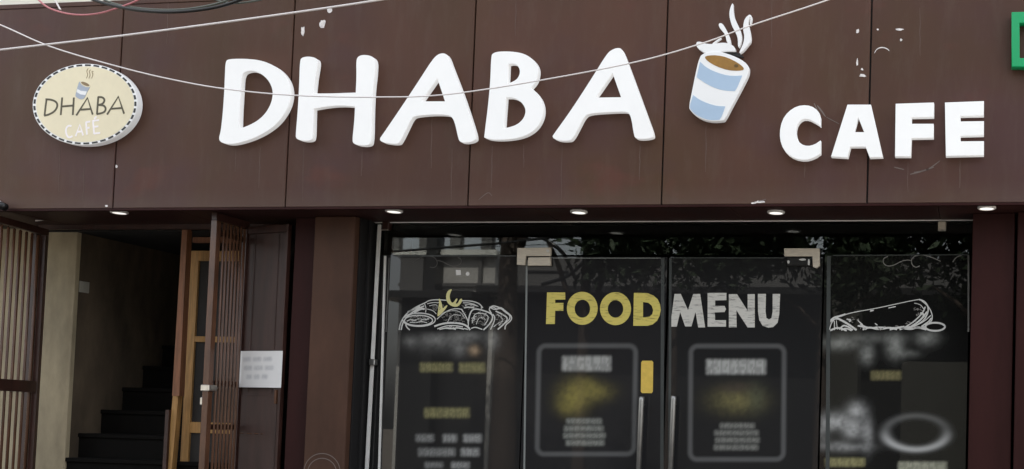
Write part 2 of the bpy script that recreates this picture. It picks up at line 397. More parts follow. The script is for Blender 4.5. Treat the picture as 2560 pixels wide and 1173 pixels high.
for pn, k, ln in [(4, .008, [(2275, 436), (2300, 430), (2335, 418)]), (4, .006, [(2285, 431), (2320, 425), (2350, 402)]), (4, .006, [(2235, 418), (2260, 424)]),
                  (3, .009, [(2043, 264), (2052, 275), (2064, 292)]), (3, .006, [(2035, 258), (2047, 283)]), (3, .004, [(2066, 293), (2098, 310)]), (3, .006, [(1895, 505), (1915, 498)]), (2, .004, [(1196, 500), (1210, 488), (1222, 480), (1230, 490)])]:
    ribbons('rubbed_scratch', [smooth_line(ln)], full, -.0012, SCARDIM, panels[pn], width=k, taper=True)

RUN = mat('dried_dirt_run', (.125, .082, .066), .75, var=.2, scale=40)
for pn, x, y0, y1, k in [(0, 650, 370, 470, .005), (0, 590, 372, 430, .004), (1, 760, 366, 505, .0035), (1, 905, 372, 440, .005), (1, 1080, 290, 420, .005), (1, 1130, 372, 500, .004), (2, 1230, 365, 470, .005), (2, 1310, 362, 420, .004), (2, 1405, 362, 510, .0035),
                         (2, 1600, 360, 450, .005), (3, 1765, 312, 430, .0045), (3, 2012, 408, 445, .005), (4, 2270, 404, 480, .0035), (4, 2400, 400, 470, .005), (-1, 150, 372, 480, .0045), (-1, 212, 375, 510, .004), (4, 2300, 20, 140, .004), (2, 1290, 0, 90, .004), (3, 1930, 0, 120, .0035), (0, 420, 0, 110, .004)]:
    ribbons('dirt_run', [[(x-(y-y0)*.035*(1-x/2460)+random.uniform(-1, 1), y) for y in np.linspace(y0, y1, 7)]], full, -.0006, RUN, panels[pn], width=k, thick=.0004, taper=True)

# ------------------------------------------------------------------ glass shopfront
def gx(px, py=800): return P(px, py, YG).x
def gz(py, px=1700): return P(px, py, YG).z
shop = thing('glass_shopfront', 'frameless glass shopfront with black film, patch fittings and double doors', 'shopfront')
ztop, zj = gz(557), gz(639)
XL, XR = gx(940, 620), gx(2423, 700)
box('transom_pane', XL, xr0+.005, YG, YG+.012, zj+.003, ztop+.06, GLASSM, shop, bev=0)
box('header_channel', XL-.03, xr0, YG-.012, YG+.03, ztop+.006, ZB, PILLAR, shop)
box('header_edge', XL-.03, xr0, YG-.016, YG-.0125, ztop+.002, ztop+.010, ALU, shop, bev=.0006)
dl0, dm0, dm1, dr1 = gx(1314), gx(1664), gx(1671), gx(2056)
# left jamb: two bright upright edges of aluminium and glass
for (pa, pb, wd, m, y) in [((949, 562), (917, 1173), .021, ALU, YG-.03), ((963, 640), (948, 1173), .011, ALU, YG-.012), ((974, 645), (966, 830), .0035, SATIN, YG-.006)]:
    a, b = P(*pa, y), P(*pb, y); a.z = a.z
    zb = FLOOR if wd > .005 else b.z
    k = (a.z-zb)/(a.z-b.z); xb = a.x+(b.x-a.x)*k
    vs = []
    for (x, z) in ((xb, zb), (a.x, a.z)):
        vs += [(x-wd/2, y-.006, z), (x+wd/2, y-.006, z), (x+wd/2, y+.006, z), (x-wd/2, y+.006, z)]
    raw('jamb_strip', vs, [(0, 1, 5, 4), (1, 2, 6, 5), (2, 3, 7, 6), (3, 0, 4, 7), (4, 5, 6, 7), (0, 3, 2, 1)], m, shop)
for (px, py) in [(964, 566), (2355, 566)]:
    p = P(px, py, YG-.03)
    cl = box('glass_clamp', p.x-.024, p.x+.024, YG-.035, YG+.02, p.z-.022, p.z+.03, FITTING if px > 1000 else GATE, shop, bev=.004)
    box('clamp_lip', p.x-.024, p.x+.024, YG-.038, YG-.0355, p.z-.03, p.z-.02, STEEL, cl, bev=.001)
p = P(934, 906, YG-.035); box('glass_clamp', p.x-.02, p.x+.02, YG-.06, YG-.015, p.z-.02, p.z+.02, SATIN, shop, bev=.004)

# soft printed film: the print of each pane lives in a colour attribute of a fine grid
def film(name, x0, x1, z0, z1, parent, draw, base=(.012, .012, .0122), step=.009, y=YG-.004, m=None):
    nx = max(2, int((x1-x0)/step)); nz = max(2, int((z1-z0)/step))
    xs = np.linspace(x0, x1, nx+1); zs = np.linspace(z0, z1, nz+1)
    Xg, Zg = np.meshgrid(xs, zs)
    co = np.stack([Xg.ravel(), np.full(Xg.size, y), Zg.ravel()], -1)
    d = co-np.array(CAM); r_, u_, f_ = np.array(CR), np.array(CU), np.array(CF)
    px = PPX+FPX*(d@r_)/(d@f_); py = PPY-FPX*(d@u_)/(d@f_)
    col = np.tile(np.array(base), (co.shape[0], 1)).astype(float)
    if draw: col = draw(px, py, col)
    idx = np.arange((nx+1)*(nz+1)).reshape(nz+1, nx+1)
    f = np.stack([idx[:-1, :-1], idx[:-1, 1:], idx[1:, 1:], idx[1:, :-1]], -1).reshape(-1, 4)
    me = bpy.data.meshes.new(name); me.from_pydata(co.tolist(), [], f.tolist())
    at = me.color_attributes.new('print', 'FLOAT_COLOR', 'POINT')
    at.data.foreach_set('color', np.concatenate([np.clip(col, 0, 1), np.ones((len(col), 1))], 1).ravel())
    me.update(); return link(name, me, m or FILM, parent)
def sstep(a, b, x): t = np.clip((x-a)/(b-a), 0, 1); return t*t*(3-2*t)
def over(col, a, c): return col*(1-a[:, None])+np.array(c)[None]*a[:, None]
def rrect(px, py, x0, x1, y0, y1, s=5, r=4):
    cx, cy, hx, hy = (x0+x1)/2, (y0+y1)/2, (x1-x0)/2-r, (y1-y0)/2-r
    qx, qy = np.abs(px-cx)-hx, np.abs(py-cy)-hy
    dd = np.hypot(np.maximum(qx, 0), np.maximum(qy, 0))+np.minimum(np.maximum(qx, qy), 0)-r
    return 1-sstep(-s, s, dd), dd
_G = np.random.default_rng(3).random((400, 700))
def vnoise(px, py, c):
    u, v = (px-900)/c+3, (py-800)/c+3; iu, iv = np.clip(u.astype(int), 0, 698), np.clip(v.astype(int), 0, 398); fu, fv = np.clip(u-iu, 0, 1), np.clip(v-iv, 0, 1)
    fu = fu*fu*(3-2*fu); fv = fv*fv*(3-2*fv)
    return _G[iv, iu]*(1-fu)*(1-fv)+_G[iv, iu+1]*fu*(1-fv)+_G[iv+1, iu]*(1-fu)*fv+_G[iv+1, iu+1]*fu*fv
def gauss(px, py, x, y, sx, sy):            # a chalky smudge of the printed picture
    return np.exp(-.5*(((px-x)/sx)**2+((py-y)/sy)**2))*np.clip(.55+.8*(.6*vnoise(px, py, 9)+.4*vnoise(px, py, 5)), 0, 1.15)
def word(px, py, x0, x1, y0, y1, n, seed, s=5):
    """an unreadable soft word: n letters of random strokes on a 4 x 5 raster"""
    a, _ = rrect(px, py, x0, x1, y0, y1, s)
    g = np.random.default_rng(int(seed)+11).random((7, 5*int(n)+3))
    g = (g > .42).astype(float); g[:, 4::5] = 0
    u = np.clip((px-x0)/(x1-x0), 0, 1)*(5*n); v = np.clip((py-y0)/(y1-y0), 0, 1)*5
    iu, iv = u.astype(int), v.astype(int); fu, fv = u-iu, v-iv
    fu = fu*fu*(3-2*fu); fv = fv*fv*(3-2*fv)
    q = g[iv, iu]*(1-fu)*(1-fv)+g[iv, iu+1]*fu*(1-fv)+g[iv+1, iu]*(1-fu)*fv+g[iv+1, iu+1]*fu*fv
    return a*(.68+.34*q)
def draw_left(px, py, c):
    t = Z(960, 820, 3.3235); K = 3.3235
    for x, y, sx, sy, a in [(430, 95, 95, 34, .55), (215, 112, 42, 32, .4), (630, 165, 40, 50, .45), (905, 100, 38, 55, .5), (680, 70, 90, 32, .5), (480, 150, 180, 50, .15)]:
        X, Y = t((x, y)); c = over(c, a*gauss(px, py, X, Y, sx/K, sy/K)*sstep(822, 832, py), (.30, .295, .28))
    X, Y = t((750, 188)); c = over(c, .7*gauss(px, py, X, Y, 32/K, 28/K), (.42, .30, .19))
    X, Y = t((940, 300)); c = over(c, .35*gauss(px, py, X, Y, 120/K, 80/K), (.06, .05, .04))
    for x0, x1, y0, y1, n in [(300, 570, 290, 365, 5), (625, 840, 290, 370, 4), (335, 710, 665, 745, 7)]:
        a = word(px, py, 960+x0/K, 960+x1/K, 820+y0/K, 820+y1/K, n, n, 6); c = over(c, a*.85, (.24, .22, .105))
    for x0, x1, y0, y1, n, v in [(265, 415, 885, 945, 3, .22), (490, 605, 885, 950, 3, .27), (660, 812, 885, 950, 3, .3), (285, 590, 1000, 1065, 6, .22), (640, 792, 1000, 1065, 3, .3), (340, 490, 1115, 1165, 3, .2), (560, 710, 1115, 1170, 3, .28)]:
        a = word(px, py, 960+x0/K, 960+x1/K, 820+y0/K, 820+y1/K, n, int(x0), 6); c = over(c, a*.9, (v, v, v*.96))
    for k, yy in enumerate(range(1185, 1700, 34)):
        a = word(px, py, 1045, 1200-(k % 3)*25, yy, yy+18, 8, k, 6); c = over(c, a*.9, (.24, .24, .23))
    return c
def draw_frame(px, py, c, x0, x1, y0, y1, lean, v):
    q = px-lean*(py-y0); _, dd = rrect(q, py, x0, x1, y0, y1, 1, 18)
    a = 1-sstep(1, 10, np.abs(dd)); return over(c, a, (v, v, v*.99))
def draw_dl(px, py, c):
    K = 3.3229; T = lambda x, y: (1300+x/K, 820+y/K)
    c = draw_frame(px, py, c, *(1300+v/K for v in (158, 962)), *(820+v/K for v in (148, 1048)), -.018, .10)
    x0, y0 = T(350, 235); x1, y1 = T(755, 358); c = over(c, word(px, py, x0, x1, y0, y1, 6, 1, 6), (.36, .36, .34))
    for x, y, sx, sy, a in [(450, 570, 85, 85, .8), (620, 530, 95, 50, .6), (400, 650, 60, 45, .5), (540, 470, 60, 40, .5)]:
        X, Y = T(x, y); c = over(c, a*gauss(px, py, X, Y, sx/K, sy/K), (.25, .21, .06))
    for k, (a0, a1) in enumerate([(385, 680), (365, 695), (360, 710), (380, 700)]):
        x0, y0 = T(a0, 752+k*60); x1, y1 = T(a1, 798+k*60); c = over(c, .85*word(px, py, x0, x1, y0, y1, 7, k+3, 5), (.24, .245, .22))
    return c
def draw_dr(px, py, c):
    K = 3.3229; T = lambda x, y: (1300+x/K, 820+y/K)
    c = draw_frame(px, py, c, *(1300+v/K for v in (1420, 2195)), *(820+v/K for v in (150, 1092)), -.008, .10)
    x0, y0 = T(1548, 262); x1, y1 = T(2042, 384); c = over(c, word(px, py, x0, x1, y0, y1, 7, 2, 6), (.38, .38, .36))
    X, Y = T(1800, 600); c = over(c, .9*gauss(px, py, X, Y, 135/K, 70/K), (.17, .15, .065))
    X, Y = T(1790, 500); c = over(c, .6*gauss(px, py, X, Y, 90/K, 35/K), (.06, .045, .04))
    X, Y = T(1960, 580); c = over(c, .5*gauss(px, py, X, Y, 50/K, 80/K), (.08, .09, .06))
    for k, (a0, a1) in enumerate([(1660, 1950), (1615, 1985), (1620, 1990), (1610, 1980)]):
        x0, y0 = T(a0, 790+k*60); x1, y1 = T(a1, 835+k*60); c = over(c, .8*word(px, py, x0, x1, y0, y1, 7, k+9, 5), (.22, .22, .20))
    return c
def draw_right(px, py, c):
    K = 3.3232; T = lambda x, y: (2000+x/K, 820+y/K)
    for x, y, sx, sy, a in [(330, 130, 95, 35, .55), (555, 215, 38, 55, .6), (790, 150, 48, 65, .65), (1060, 85, 60, 42, .6), (880, 215, 70, 22, .35), (600, 80, 200, 30, .25)]:
        X, Y = T(x, y); c = over(c, a*gauss(px, py, X, Y, sx/K, sy/K)*sstep(820, 834, py), (.34, .345, .32))
    for x0, x1, y0, y1, v in [(590, 840, 358, 432, (.17, .15, .075)), (210, 540, 1080, 1152, (.25, .23, .11)), (815, 1220, 1112, 1200, (.34, .34, .26))]:
        a0, b0 = T(x0, y0); a1, b1 = T(x1, y1); c = over(c, word(px, py, a0, a1, b0, b1, 6, x0, 5), v)
    for x, y, sx, sy, a in [(290, 780, 85, 48, .7), (470, 690, 50, 48, .7), (440, 845, 60, 55, .7), (190, 880, 40, 60, .3), (560, 880, 30, 90, .45), (380, 985, 130, 28, .5)]:
        X, Y = T(x, y); c = over(c, np.clip(a*1.25*gauss(px, py, X, Y, sx/K, sy/K), 0, 1), (.40, .40, .39))
    for x, y in [(290, 890), (450, 950)]:
        X, Y = T(x, y); c = over(c, .7*gauss(px, py, X, Y, 50/K, 25/K), (.02, .02, .02))
    X, Y = T(965, 870); rr = np.hypot((px-X)/(258/K), (py-Y)/(140/K))
    c = over(c, np.exp(-.5*((rr-1)/.12)**2)*(.22+.78*sstep(Y-15, Y+32, py)), (.42, .42, .41))
    return c
lp = film('side_pane', XL+.012, dl0-.006, FLOOR, zj, shop, draw_left, base=(.018, .0175, .0175))
rp = film('side_pane', dr1+.006, XR, FLOOR, zj, shop, draw_right, base=(.009, .009, .0085))
zd = gz(643)
dl = film('glass_door', dl0+.004, dm0, FLOOR+.01, zd, shop, draw_dl, base=(.019, .0185, .0195))
dr = film('glass_door', dm1, dr1-.006, FLOOR+.01, zd, shop, draw_dr, base=(.017, .017, .0175))
for o, x0, x1, z1 in ((lp, XL+.012, dl0-.006, zj), (rp, dr1+.006, XR, zj), (dl, dl0+.004, dm0, zd), (dr, dm1, dr1-.006, zd)):
    box('pane_core', x0, x1, YG-.003, YG+.009, FLOOR+.012, z1, BLACK, o, bev=0)
# polished edges of panes and doors
def edge(px, y0, y1, wpx, parent, m=SATIN, y=YG-.006, lean=0):
    a, b = P(px, y0, y), P(px+lean, y1, y); hw = wpx/410/2
    raw('polished_edge', [(b.x-hw, y, b.z), (b.x+hw, y, b.z), (a.x+hw, y, a.z), (a.x-hw, y, a.z), (b.x-hw, y+.002, b.z), (b.x+hw, y+.002, b.z), (a.x+hw, y+.002, a.z), (a.x-hw, y+.002, a.z)],
        [(0, 1, 2, 3), (7, 6, 5, 4), (0, 4, 5, 1), (1, 5, 6, 2), (2, 6, 7, 3), (3, 7, 4, 0)], m, parent)
EDGEG = mat('glass_edge_grey', (.20, .21, .20), .3); EDGED = mat('glass_edge_dim', (.055, .06, .058), .3)
edge(1317, 650, 1300, 5, dl, EDGEG, lean=-8); edge(1657, 645, 1300, 9, dl, EDGED, lean=-3); edge(1676, 645, 1300, 7, dr, EDGED, lean=-3)
edge(2421, 638, 830, 4, rp, LINEG); edge(2072, 640, 1300, 10, rp, EDGED, lean=-4)
for pa, pb, par, m in [((1382, 645.5), (1652, 645.5), dl, EDGEG), ((1682, 645), (1960, 645), dr, EDGED), ((2082, 639), (2420, 637), rp, EDGED), ((985, 640), (1290, 640), lp, EDGED)]:
    ribbons('polished_edge', [[pa, pb]], full, YG-.007, m, par, width=.006)
# patch fittings
def fit(loops, parent, m=FITTING): return plate('patch_fitting', loops, full, YG-.03, YG-.008, m, parent, bevel=.002)
fit([[(1293, 620), (1377, 619), (1376, 640), (1315, 640), (1312, 663), (1292, 662)]], shop)
fit([[(1320, 644), (1376, 643), (1376, 664), (1319, 664)]], dl)
fit([[(1960, 621), (2049, 621), (2049, 664), (2041, 671), (2032, 667), (2031, 641), (1961, 641)]], shop)
fit([[(1968, 644), (2027, 644), (2027, 664), (1968, 664)]], dr, OVALBLACK)
for a in [(1971, 655, 3, 4), (2006, 649, 9, 2.5), (2022, 656, 2.5, 8), (1369, 627, 3.5, 3.5)]:
    plate('screw_cap', [ell(*a, 12)], full, YG-.034, YG-.029, LINEW, shop)
box('floor_spring_cover', dl0, dr1, YG-.03, YG+.04, FLOOR, FLOOR+.012, SATIN, shop)
# handles
def handle(px, py, par):
    a = P(px, py, YG-.06); b = Vector((a.x-.008, a.y, FLOOR+.35))
    h = tube('pull_handle', [a, a-Vector((0, 0, .02)), b], .017, SATIN, par, n=14)
    for z in (a.z-.05, b.z+.05): tube('handle_stem', [(a.x-.004, YG-.06, z), (a.x-.004, YG-.002, z)], .008, SATIN, h)
handle(1604, 992, dl); handle(1684, 990, dr)
plate('door_sticker', [[(1606, 902), (1630, 902), (1633, 906), (1632, 979), (1629, 983), (1605, 983), (1602, 979), (1603, 906)]], full, YG-.006, YG-.0045, GOLD, dl)

# printed lettering on the doors
zf = Z(1280, 560, 3.2); YPR = YG-.0058
FOOD = {'F': [[(280, 548), (425, 548), (426, 605), (345, 606), (345, 632), (411, 632), (410, 695), (345, 695), (342, 800), (272, 801)]],
        'O': [ell(562, 675, 123, 132), ell(563, 678, 62, 72)], 'O2': [ell(828, 678, 124, 132), ell(828, 680, 62, 70)],
        'D': [[(975, 552), (1030, 552), (1085, 554), (1130, 572), (1165, 602), (1185, 645), (1190, 690), (1180, 735), (1160, 775), (1125, 804), (1085, 815), (970, 815)],
              [(1048, 625), (1090, 630), (1118, 655), (1130, 690), (1122, 722), (1100, 742), (1048, 748)]]}
MENU = {'M': [[(1300, 560), (1350, 560), (1408, 690), (1450, 560), (1505, 560), (1545, 828), (1490, 828), (1468, 705), (1435, 820), (1385, 820), (1345, 705), (1318, 822), (1265, 822)]],
        'E': [[(1565, 552), (1715, 552), (1715, 610), (1625, 612), (1625, 655), (1700, 656), (1712, 680), (1700, 705), (1622, 708), (1625, 770), (1712, 770), (1712, 822), (1565, 822)]],
        'N': [[(1735, 562), (1800, 562), (1885, 695), (1885, 562), (1942, 562), (1942, 828), (1885, 828), (1795, 690), (1797, 828), (1735, 828)]],
        'U': [[(1967, 560), (2032, 560), (2028, 700), (2035, 752), (2055, 765), (2076, 752), (2085, 700), (2085, 560), (2145, 560), (2138, 720), (2125, 790), (2090, 825), (2050, 830), (2005, 815), (1978, 770), (1968, 700)]]}
for k, l in FOOD.items(): plate('printed_letter', l, zf, YPR, YG-.0045, CHALKY, dl)
for k, l in MENU.items(): plate('printed_letter', l, zf, YPR, YG-.0045, CHALKW, dr)

# line drawings on the side panes
zp = Z(940, 540, 3.911)
L1 = [([(225, 1115), (240, 1040), (290, 960), (380, 895), (480, 850)], 1.1), ([(245, 1115), (262, 1040), (310, 975), (400, 910), (470, 880)], 1.3),
      ([(480, 850), (520, 825), (600, 818), (690, 825)], 1), ([(840, 830), (930, 830), (1010, 855), (1045, 900)], 1),
      ([(475, 860), (490, 900), (485, 945)], .8), ([(1030, 880), (1030, 910)], .8), ([(500, 860), (560, 845), (640, 850)], .7), ([(850, 850), (920, 850), (990, 880)], .8),
      ([(290, 1060), (300, 1090), (330, 1115)], 1.2), ([(900, 1050), (915, 960), (950, 905), (1040, 920), (1130, 955), (1145, 1000), (1110, 1060), (1050, 1115)], 1.3),
      ([(1130, 955), (1100, 910), (1140, 875), (1190, 890), (1230, 905), (1280, 940), (1330, 985), (1320, 1025), (1265, 1065), (1260, 1110)], 1.1),
      ([(1170, 930), (1250, 970), (1290, 1000), (1260, 1050), (1190, 1110)], 1.3), ([(835, 910), (880, 985), (905, 1040), (900, 1080)], 1),
      ([(570, 1080), (640, 1055), (740, 1042), (850, 1055), (900, 1085), (920, 1115)], 1.7), ([(600, 1105), (680, 1075), (760, 1070), (850, 1085)], 1),
      ([(595, 1010), (650, 960), (720, 915), (800, 905), (840, 915)], .9), ([(1140, 960), (1165, 990), (1150, 1050), (1120, 1110)], 1),
      ([(1110, 890), (1160, 920), (1220, 900), (1260, 940), (1310, 970), (1310, 1010), (1260, 1050)], 1),
      ([(640, 1105), (700, 1090), (780, 1110)], 1), ([(860, 1100), (900, 1110)], 1), ([(370, 945), (440, 905), (475, 910)], 2.0)]
L1 += [([(260, 1000), (300, 985), (350, 960)], .6), ([(300, 1030), (340, 1010), (380, 1025), (420, 1000), (470, 1020), (520, 1005)], .9), ([(330, 1040), (390, 1045), (440, 1030), (500, 1045)], .8),
       ([(620, 990), (660, 940), (740, 925), (820, 930), (870, 1000)], .6), ([(700, 1040), (720, 990), (770, 960), (830, 975)], .5), ([(940, 1050), (955, 970), (1000, 945), (1090, 965), (1100, 1010), (1060, 1070)], .8),
       ([(980, 1060), (1000, 1000), (1050, 985), (1070, 1020)], .7), ([(1180, 960), (1230, 990), (1240, 1030), (1200, 1070)], .8), ([(1115, 895), (1150, 890), (1180, 915), (1215, 890), (1250, 915)], .9),
       ([(1150, 1085), (1190, 1050), (1240, 1030)], .8), ([(620, 1110), (680, 1095), (730, 1105), (800, 1092), (860, 1108)], 1.2), ([(870, 870), (930, 862), (1000, 885)], .6), ([(520, 880), (580, 865), (600, 880)], .6),
       ([(500, 910), (560, 925), (590, 960)], .7), ([(860, 900), (900, 890), (960, 900)], 1.2), ([(310, 940), (360, 915), (430, 885)], 1.5), ([(930, 1100), (970, 1085), (1040, 1110)], 1)]
lines = [(smooth_line(p), k) for p, k in L1]
for e_ in [(420, 1015, 160, 65), (415, 1022, 138, 50)]: lines.append((ell(*e_, 40)+[ell(*e_, 40)[0]], 1.1))
ribbons('platter_drawing', lines, zp, YPR, LINEW, lp, width=.0068)
def speckle(areas, tr, n, parent, m, wd, name):
    ls = []
    for cx, cy, rx, ry in areas:
        for _ in range(int(n*rx*ry/6000)):
            a, r = random.uniform(0, 6.28), math.sqrt(random.random()); x, y = cx+rx*r*math.cos(a), cy+ry*r*math.sin(a)
            b, l = random.uniform(0, 6.28), random.uniform(6, 16); c = b+random.uniform(-1, 1)
            ls.append([(x, y), (x+l*math.cos(b), y+l*math.sin(b)*.7), (x+l*math.cos(b)+l*math.cos(c), y+l*math.sin(b)*.7+l*.7*math.sin(c))])
    tag(ribbons(name, ls, tr, YPR, m, parent, width=wd), kind='stuff')
speckle([(770, 985, 120, 65), (1020, 1010, 95, 65), (1215, 1005, 55, 60), (420, 1010, 110, 35), (600, 890, 90, 30), (920, 880, 90, 25)], zp, 70, lp, LINEG, .0035, 'pen_hatching')
speckle([(1020, 1000, 90, 60), (420, 1010, 100, 30), (760, 1085, 110, 18), (920, 880, 70, 22)], zp, 16, lp, LINEW, .004, 'pen_hatching')
plate('pepper_print', [[(745, 712), (705, 728), (684, 770), (688, 830), (715, 868), (760, 890), (805, 885), (840, 840), (842, 808), (820, 812), (800, 855), (775, 860), (800, 810), (785, 805), (755, 850), (735, 845), (718, 800), (725, 755)]], zp, YPR-.0004, YG-.0045, YELPRINT, lp, smooth=1)
plate('pepper_print', [[(598, 985), (606, 930), (618, 840), (610, 812), (626, 810), (646, 870), (650, 910), (690, 870), (700, 880), (660, 935), (620, 975)]], zp, YPR-.0004, YG-.0045, YELPRINT, lp, smooth=1)
SW = [[(360, 455), (400, 425), (460, 395), (520, 388), (570, 405), (598, 440), (598, 480), (570, 508), (525, 500)], [(600, 435), (650, 445), (700, 475), (750, 495), (800, 490), (835, 460), (835, 425), (800, 405)], [(180, 385), (225, 400), (258, 445)]]
ribbons('swirl_print', [smooth_line(s) for s in SW], zp, YPR, LINED, lp, width=.006)
plate('painted_reflection', [[(780, 528), (828, 528), (830, 578), (784, 580)]], zp, YPR, YG-.0045, GLINT, lp)  # white patch painted as a bright lamp reflection in the glass
plate('painted_reflection', [ell(896, 566, 19, 19, 16)], zp, YPR, YG-.0045, GLINT, lp)  # second, round reflection painted as a white patch
zr = Z(2040, 540, 3.2577)
R1 = [([(95, 930), (105, 870), (140, 828), (200, 815), (240, 800)], 1.6), ([(200, 815), (300, 785), (480, 755), (640, 720), (780, 690), (840, 680)], .7), ([(840, 680), (885, 695), (915, 740), (912, 790), (880, 850), (820, 890), (740, 920)], 1.2),
      ([(860, 690), (910, 730), (945, 790), (948, 850), (920, 870)], .9), ([(150, 822), (240, 865), (330, 930)], 1.7), ([(110, 925), (125, 870), (150, 840), (150, 930)], .8), ([(165, 850), (175, 925)], .6),
      ([(190, 925), (220, 890), (260, 900), (300, 930)], 1.3), ([(720, 910), (800, 860), (870, 790), (890, 740)], 1.1), ([(750, 915), (830, 870), (890, 810)], .9),
      ([(360, 880), (420, 915), (520, 905), (620, 915), (720, 900)], 1.2), ([(340, 895), (380, 900), (410, 925)], 1.4), ([(680, 925), (760, 900), (820, 915), (900, 900)], 1.4), ([(800, 710), (850, 720), (880, 760)], .6),
      ([(440, 775), (470, 768)], 1.2), ([(590, 750), (650, 738)], .8), ([(940, 830), (920, 860), (860, 900)], 1.2), ([(540, 920), (600, 908), (660, 925)], 1.6)]
R1 += [([(110, 935), (180, 905), (250, 935)], 1.5), ([(205, 930), (245, 912), (290, 935)], 1.2), ([(380, 925), (440, 905), (500, 925), (560, 912)], 1.5), ([(600, 925), (680, 905), (760, 925), (830, 905), (900, 925)], 1.8),
       ([(770, 905), (850, 850), (905, 780)], 1.4), ([(800, 900), (880, 860), (935, 810)], .8), ([(120, 860), (160, 835), (215, 850), (280, 890)], .9), ([(250, 840), (290, 850), (270, 862)], 1.1), ([(340, 850), (360, 870), (380, 885)], .9), ([(480, 875), (500, 890)], .9), ([(850, 790), (880, 800), (870, 830)], 1.5)]
rl = [(smooth_line(p), k) for p, k in R1]; e_ = ell(970, 903, 80, 33, 40); rl.append((e_+[e_[0]], 1.5))
ribbons('wrap_drawing', rl, zr, YPR, LINEW, rp, width=.0072)
speckle([(540, 905, 180, 18), (300, 850, 70, 25), (830, 790, 60, 60), (760, 880, 70, 25)], zr, 24, rp, LINEG, .0045, 'pen_hatching')
SR = [[(585, 330), (550, 345), (545, 380), (575, 410), (630, 405), (690, 370), (740, 358), (770, 362)], [(845, 405), (815, 422), (780, 400), (775, 350), (810, 322), (870, 318), (940, 335), (1015, 370)], [(1115, 375), (1140, 335), (1190, 318)]]
ribbons('swirl_print', [smooth_line(s) for s in SR], zr, YPR, LINEG, rp, width=.0055)

# ------------------------------------------------------------------ sign letters
zl = Z(500, 80, 2.13333)
DH = [('D', 'first', [[(135, 160), (150, 143), (270, 143), (350, 158), (420, 195), (465, 245), (485, 305), (480, 370), (455, 430), (410, 490), (350, 535), (280, 570), (210, 592), (160, 600), (115, 592), (98, 572), (110, 530), (120, 440), (128, 330), (132, 230)],
            [(222, 225), (250, 208), (285, 206), (330, 225), (368, 262), (388, 310), (385, 360), (365, 410), (330, 455), (280, 490), (208, 518), (208, 518), (210, 430), (217, 320)]]),
      ('H', '', [[(532, 150), (545, 135), (580, 130), (618, 138), (628, 158), (622, 200), (612, 260), (606, 328), (606, 328), (700, 328), (830, 323), (830, 323), (834, 230), (832, 150), (845, 128), (875, 121), (915, 128), (935, 150), (932, 220), (922, 300), (916, 420), (914, 590), (895, 606), (850, 606), (815, 595), (812, 570), (822, 480), (826, 398), (826, 398), (760, 392), (690, 396), (606, 410), (606, 410), (604, 480), (602, 565), (590, 580), (550, 582), (510, 570), (510, 540), (520, 430), (528, 290)]]),
      ('A', 'left', [[(955, 572), (975, 545), (1060, 420), (1160, 270), (1240, 145), (1270, 118), (1300, 112), (1322, 125), (1345, 190), (1400, 330), (1450, 480), (1475, 565), (1460, 583), (1420, 592), (1385, 588), (1375, 560), (1360, 490), (1345, 455), (1320, 442), (1240, 440), (1150, 448), (1128, 460), (1100, 520), (1065, 590), (1050, 598), (1010, 596), (970, 588)],
            [(1180, 370), (1180, 370), (1265, 248), (1265, 248), (1306, 370), (1306, 370)]]),
      ('B', '', [[(1552, 130), (1562, 112), (1600, 103), (1680, 105), (1740, 120), (1785, 155), (1805, 195), (1802, 235), (1790, 270), (1765, 298), (1765, 298), (1800, 330), (1825, 370), (1833, 420), (1822, 470), (1790, 520), (1740, 553), (1680, 570), (1600, 577), (1540, 573), (1515, 562), (1515, 562), (1522, 500), (1535, 400), (1548, 260)],
            [(1645, 172), (1645, 172), (1665, 168), (1690, 175), (1706, 200), (1704, 230), (1685, 258), (1640, 276), (1640, 276)], [(1632, 350), (1632, 350), (1670, 350), (1710, 370), (1735, 405), (1735, 440), (1715, 475), (1680, 500), (1620, 515), (1620, 515), (1625, 440)]]),
      ('A', 'right', [[(1875, 562), (1890, 540), (1980, 415), (2090, 245), (2170, 115), (2200, 92), (2235, 83), (2252, 95), (2275, 150), (2330, 300), (2385, 450), (2422, 552), (2410, 566), (2360, 573), (2320, 568), (2312, 540), (2300, 460), (2285, 430), (2262, 425), (2180, 428), (2080, 435), (2050, 450), (2020, 510), (1985, 575), (1960, 582), (1910, 580)],
            [(2110, 350), (2110, 350), (2200, 220), (2200, 220), (2245, 348), (2245, 348)]])]
lab = {('D', 'first'): 'large white raised letter D on the brown fascia', ('H', ''): 'large white raised letter H on the brown fascia',
       ('A', 'left'): 'large white raised letter A between the H and the B', ('B', ''): 'large white raised letter B on the brown fascia', ('A', 'right'): 'large white raised letter A between the B and the cup'}
for ch, k, loops in DH:
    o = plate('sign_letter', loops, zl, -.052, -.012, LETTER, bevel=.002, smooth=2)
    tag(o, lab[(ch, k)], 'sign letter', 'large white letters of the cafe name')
zc = Z(1600, 0, 2.25625)
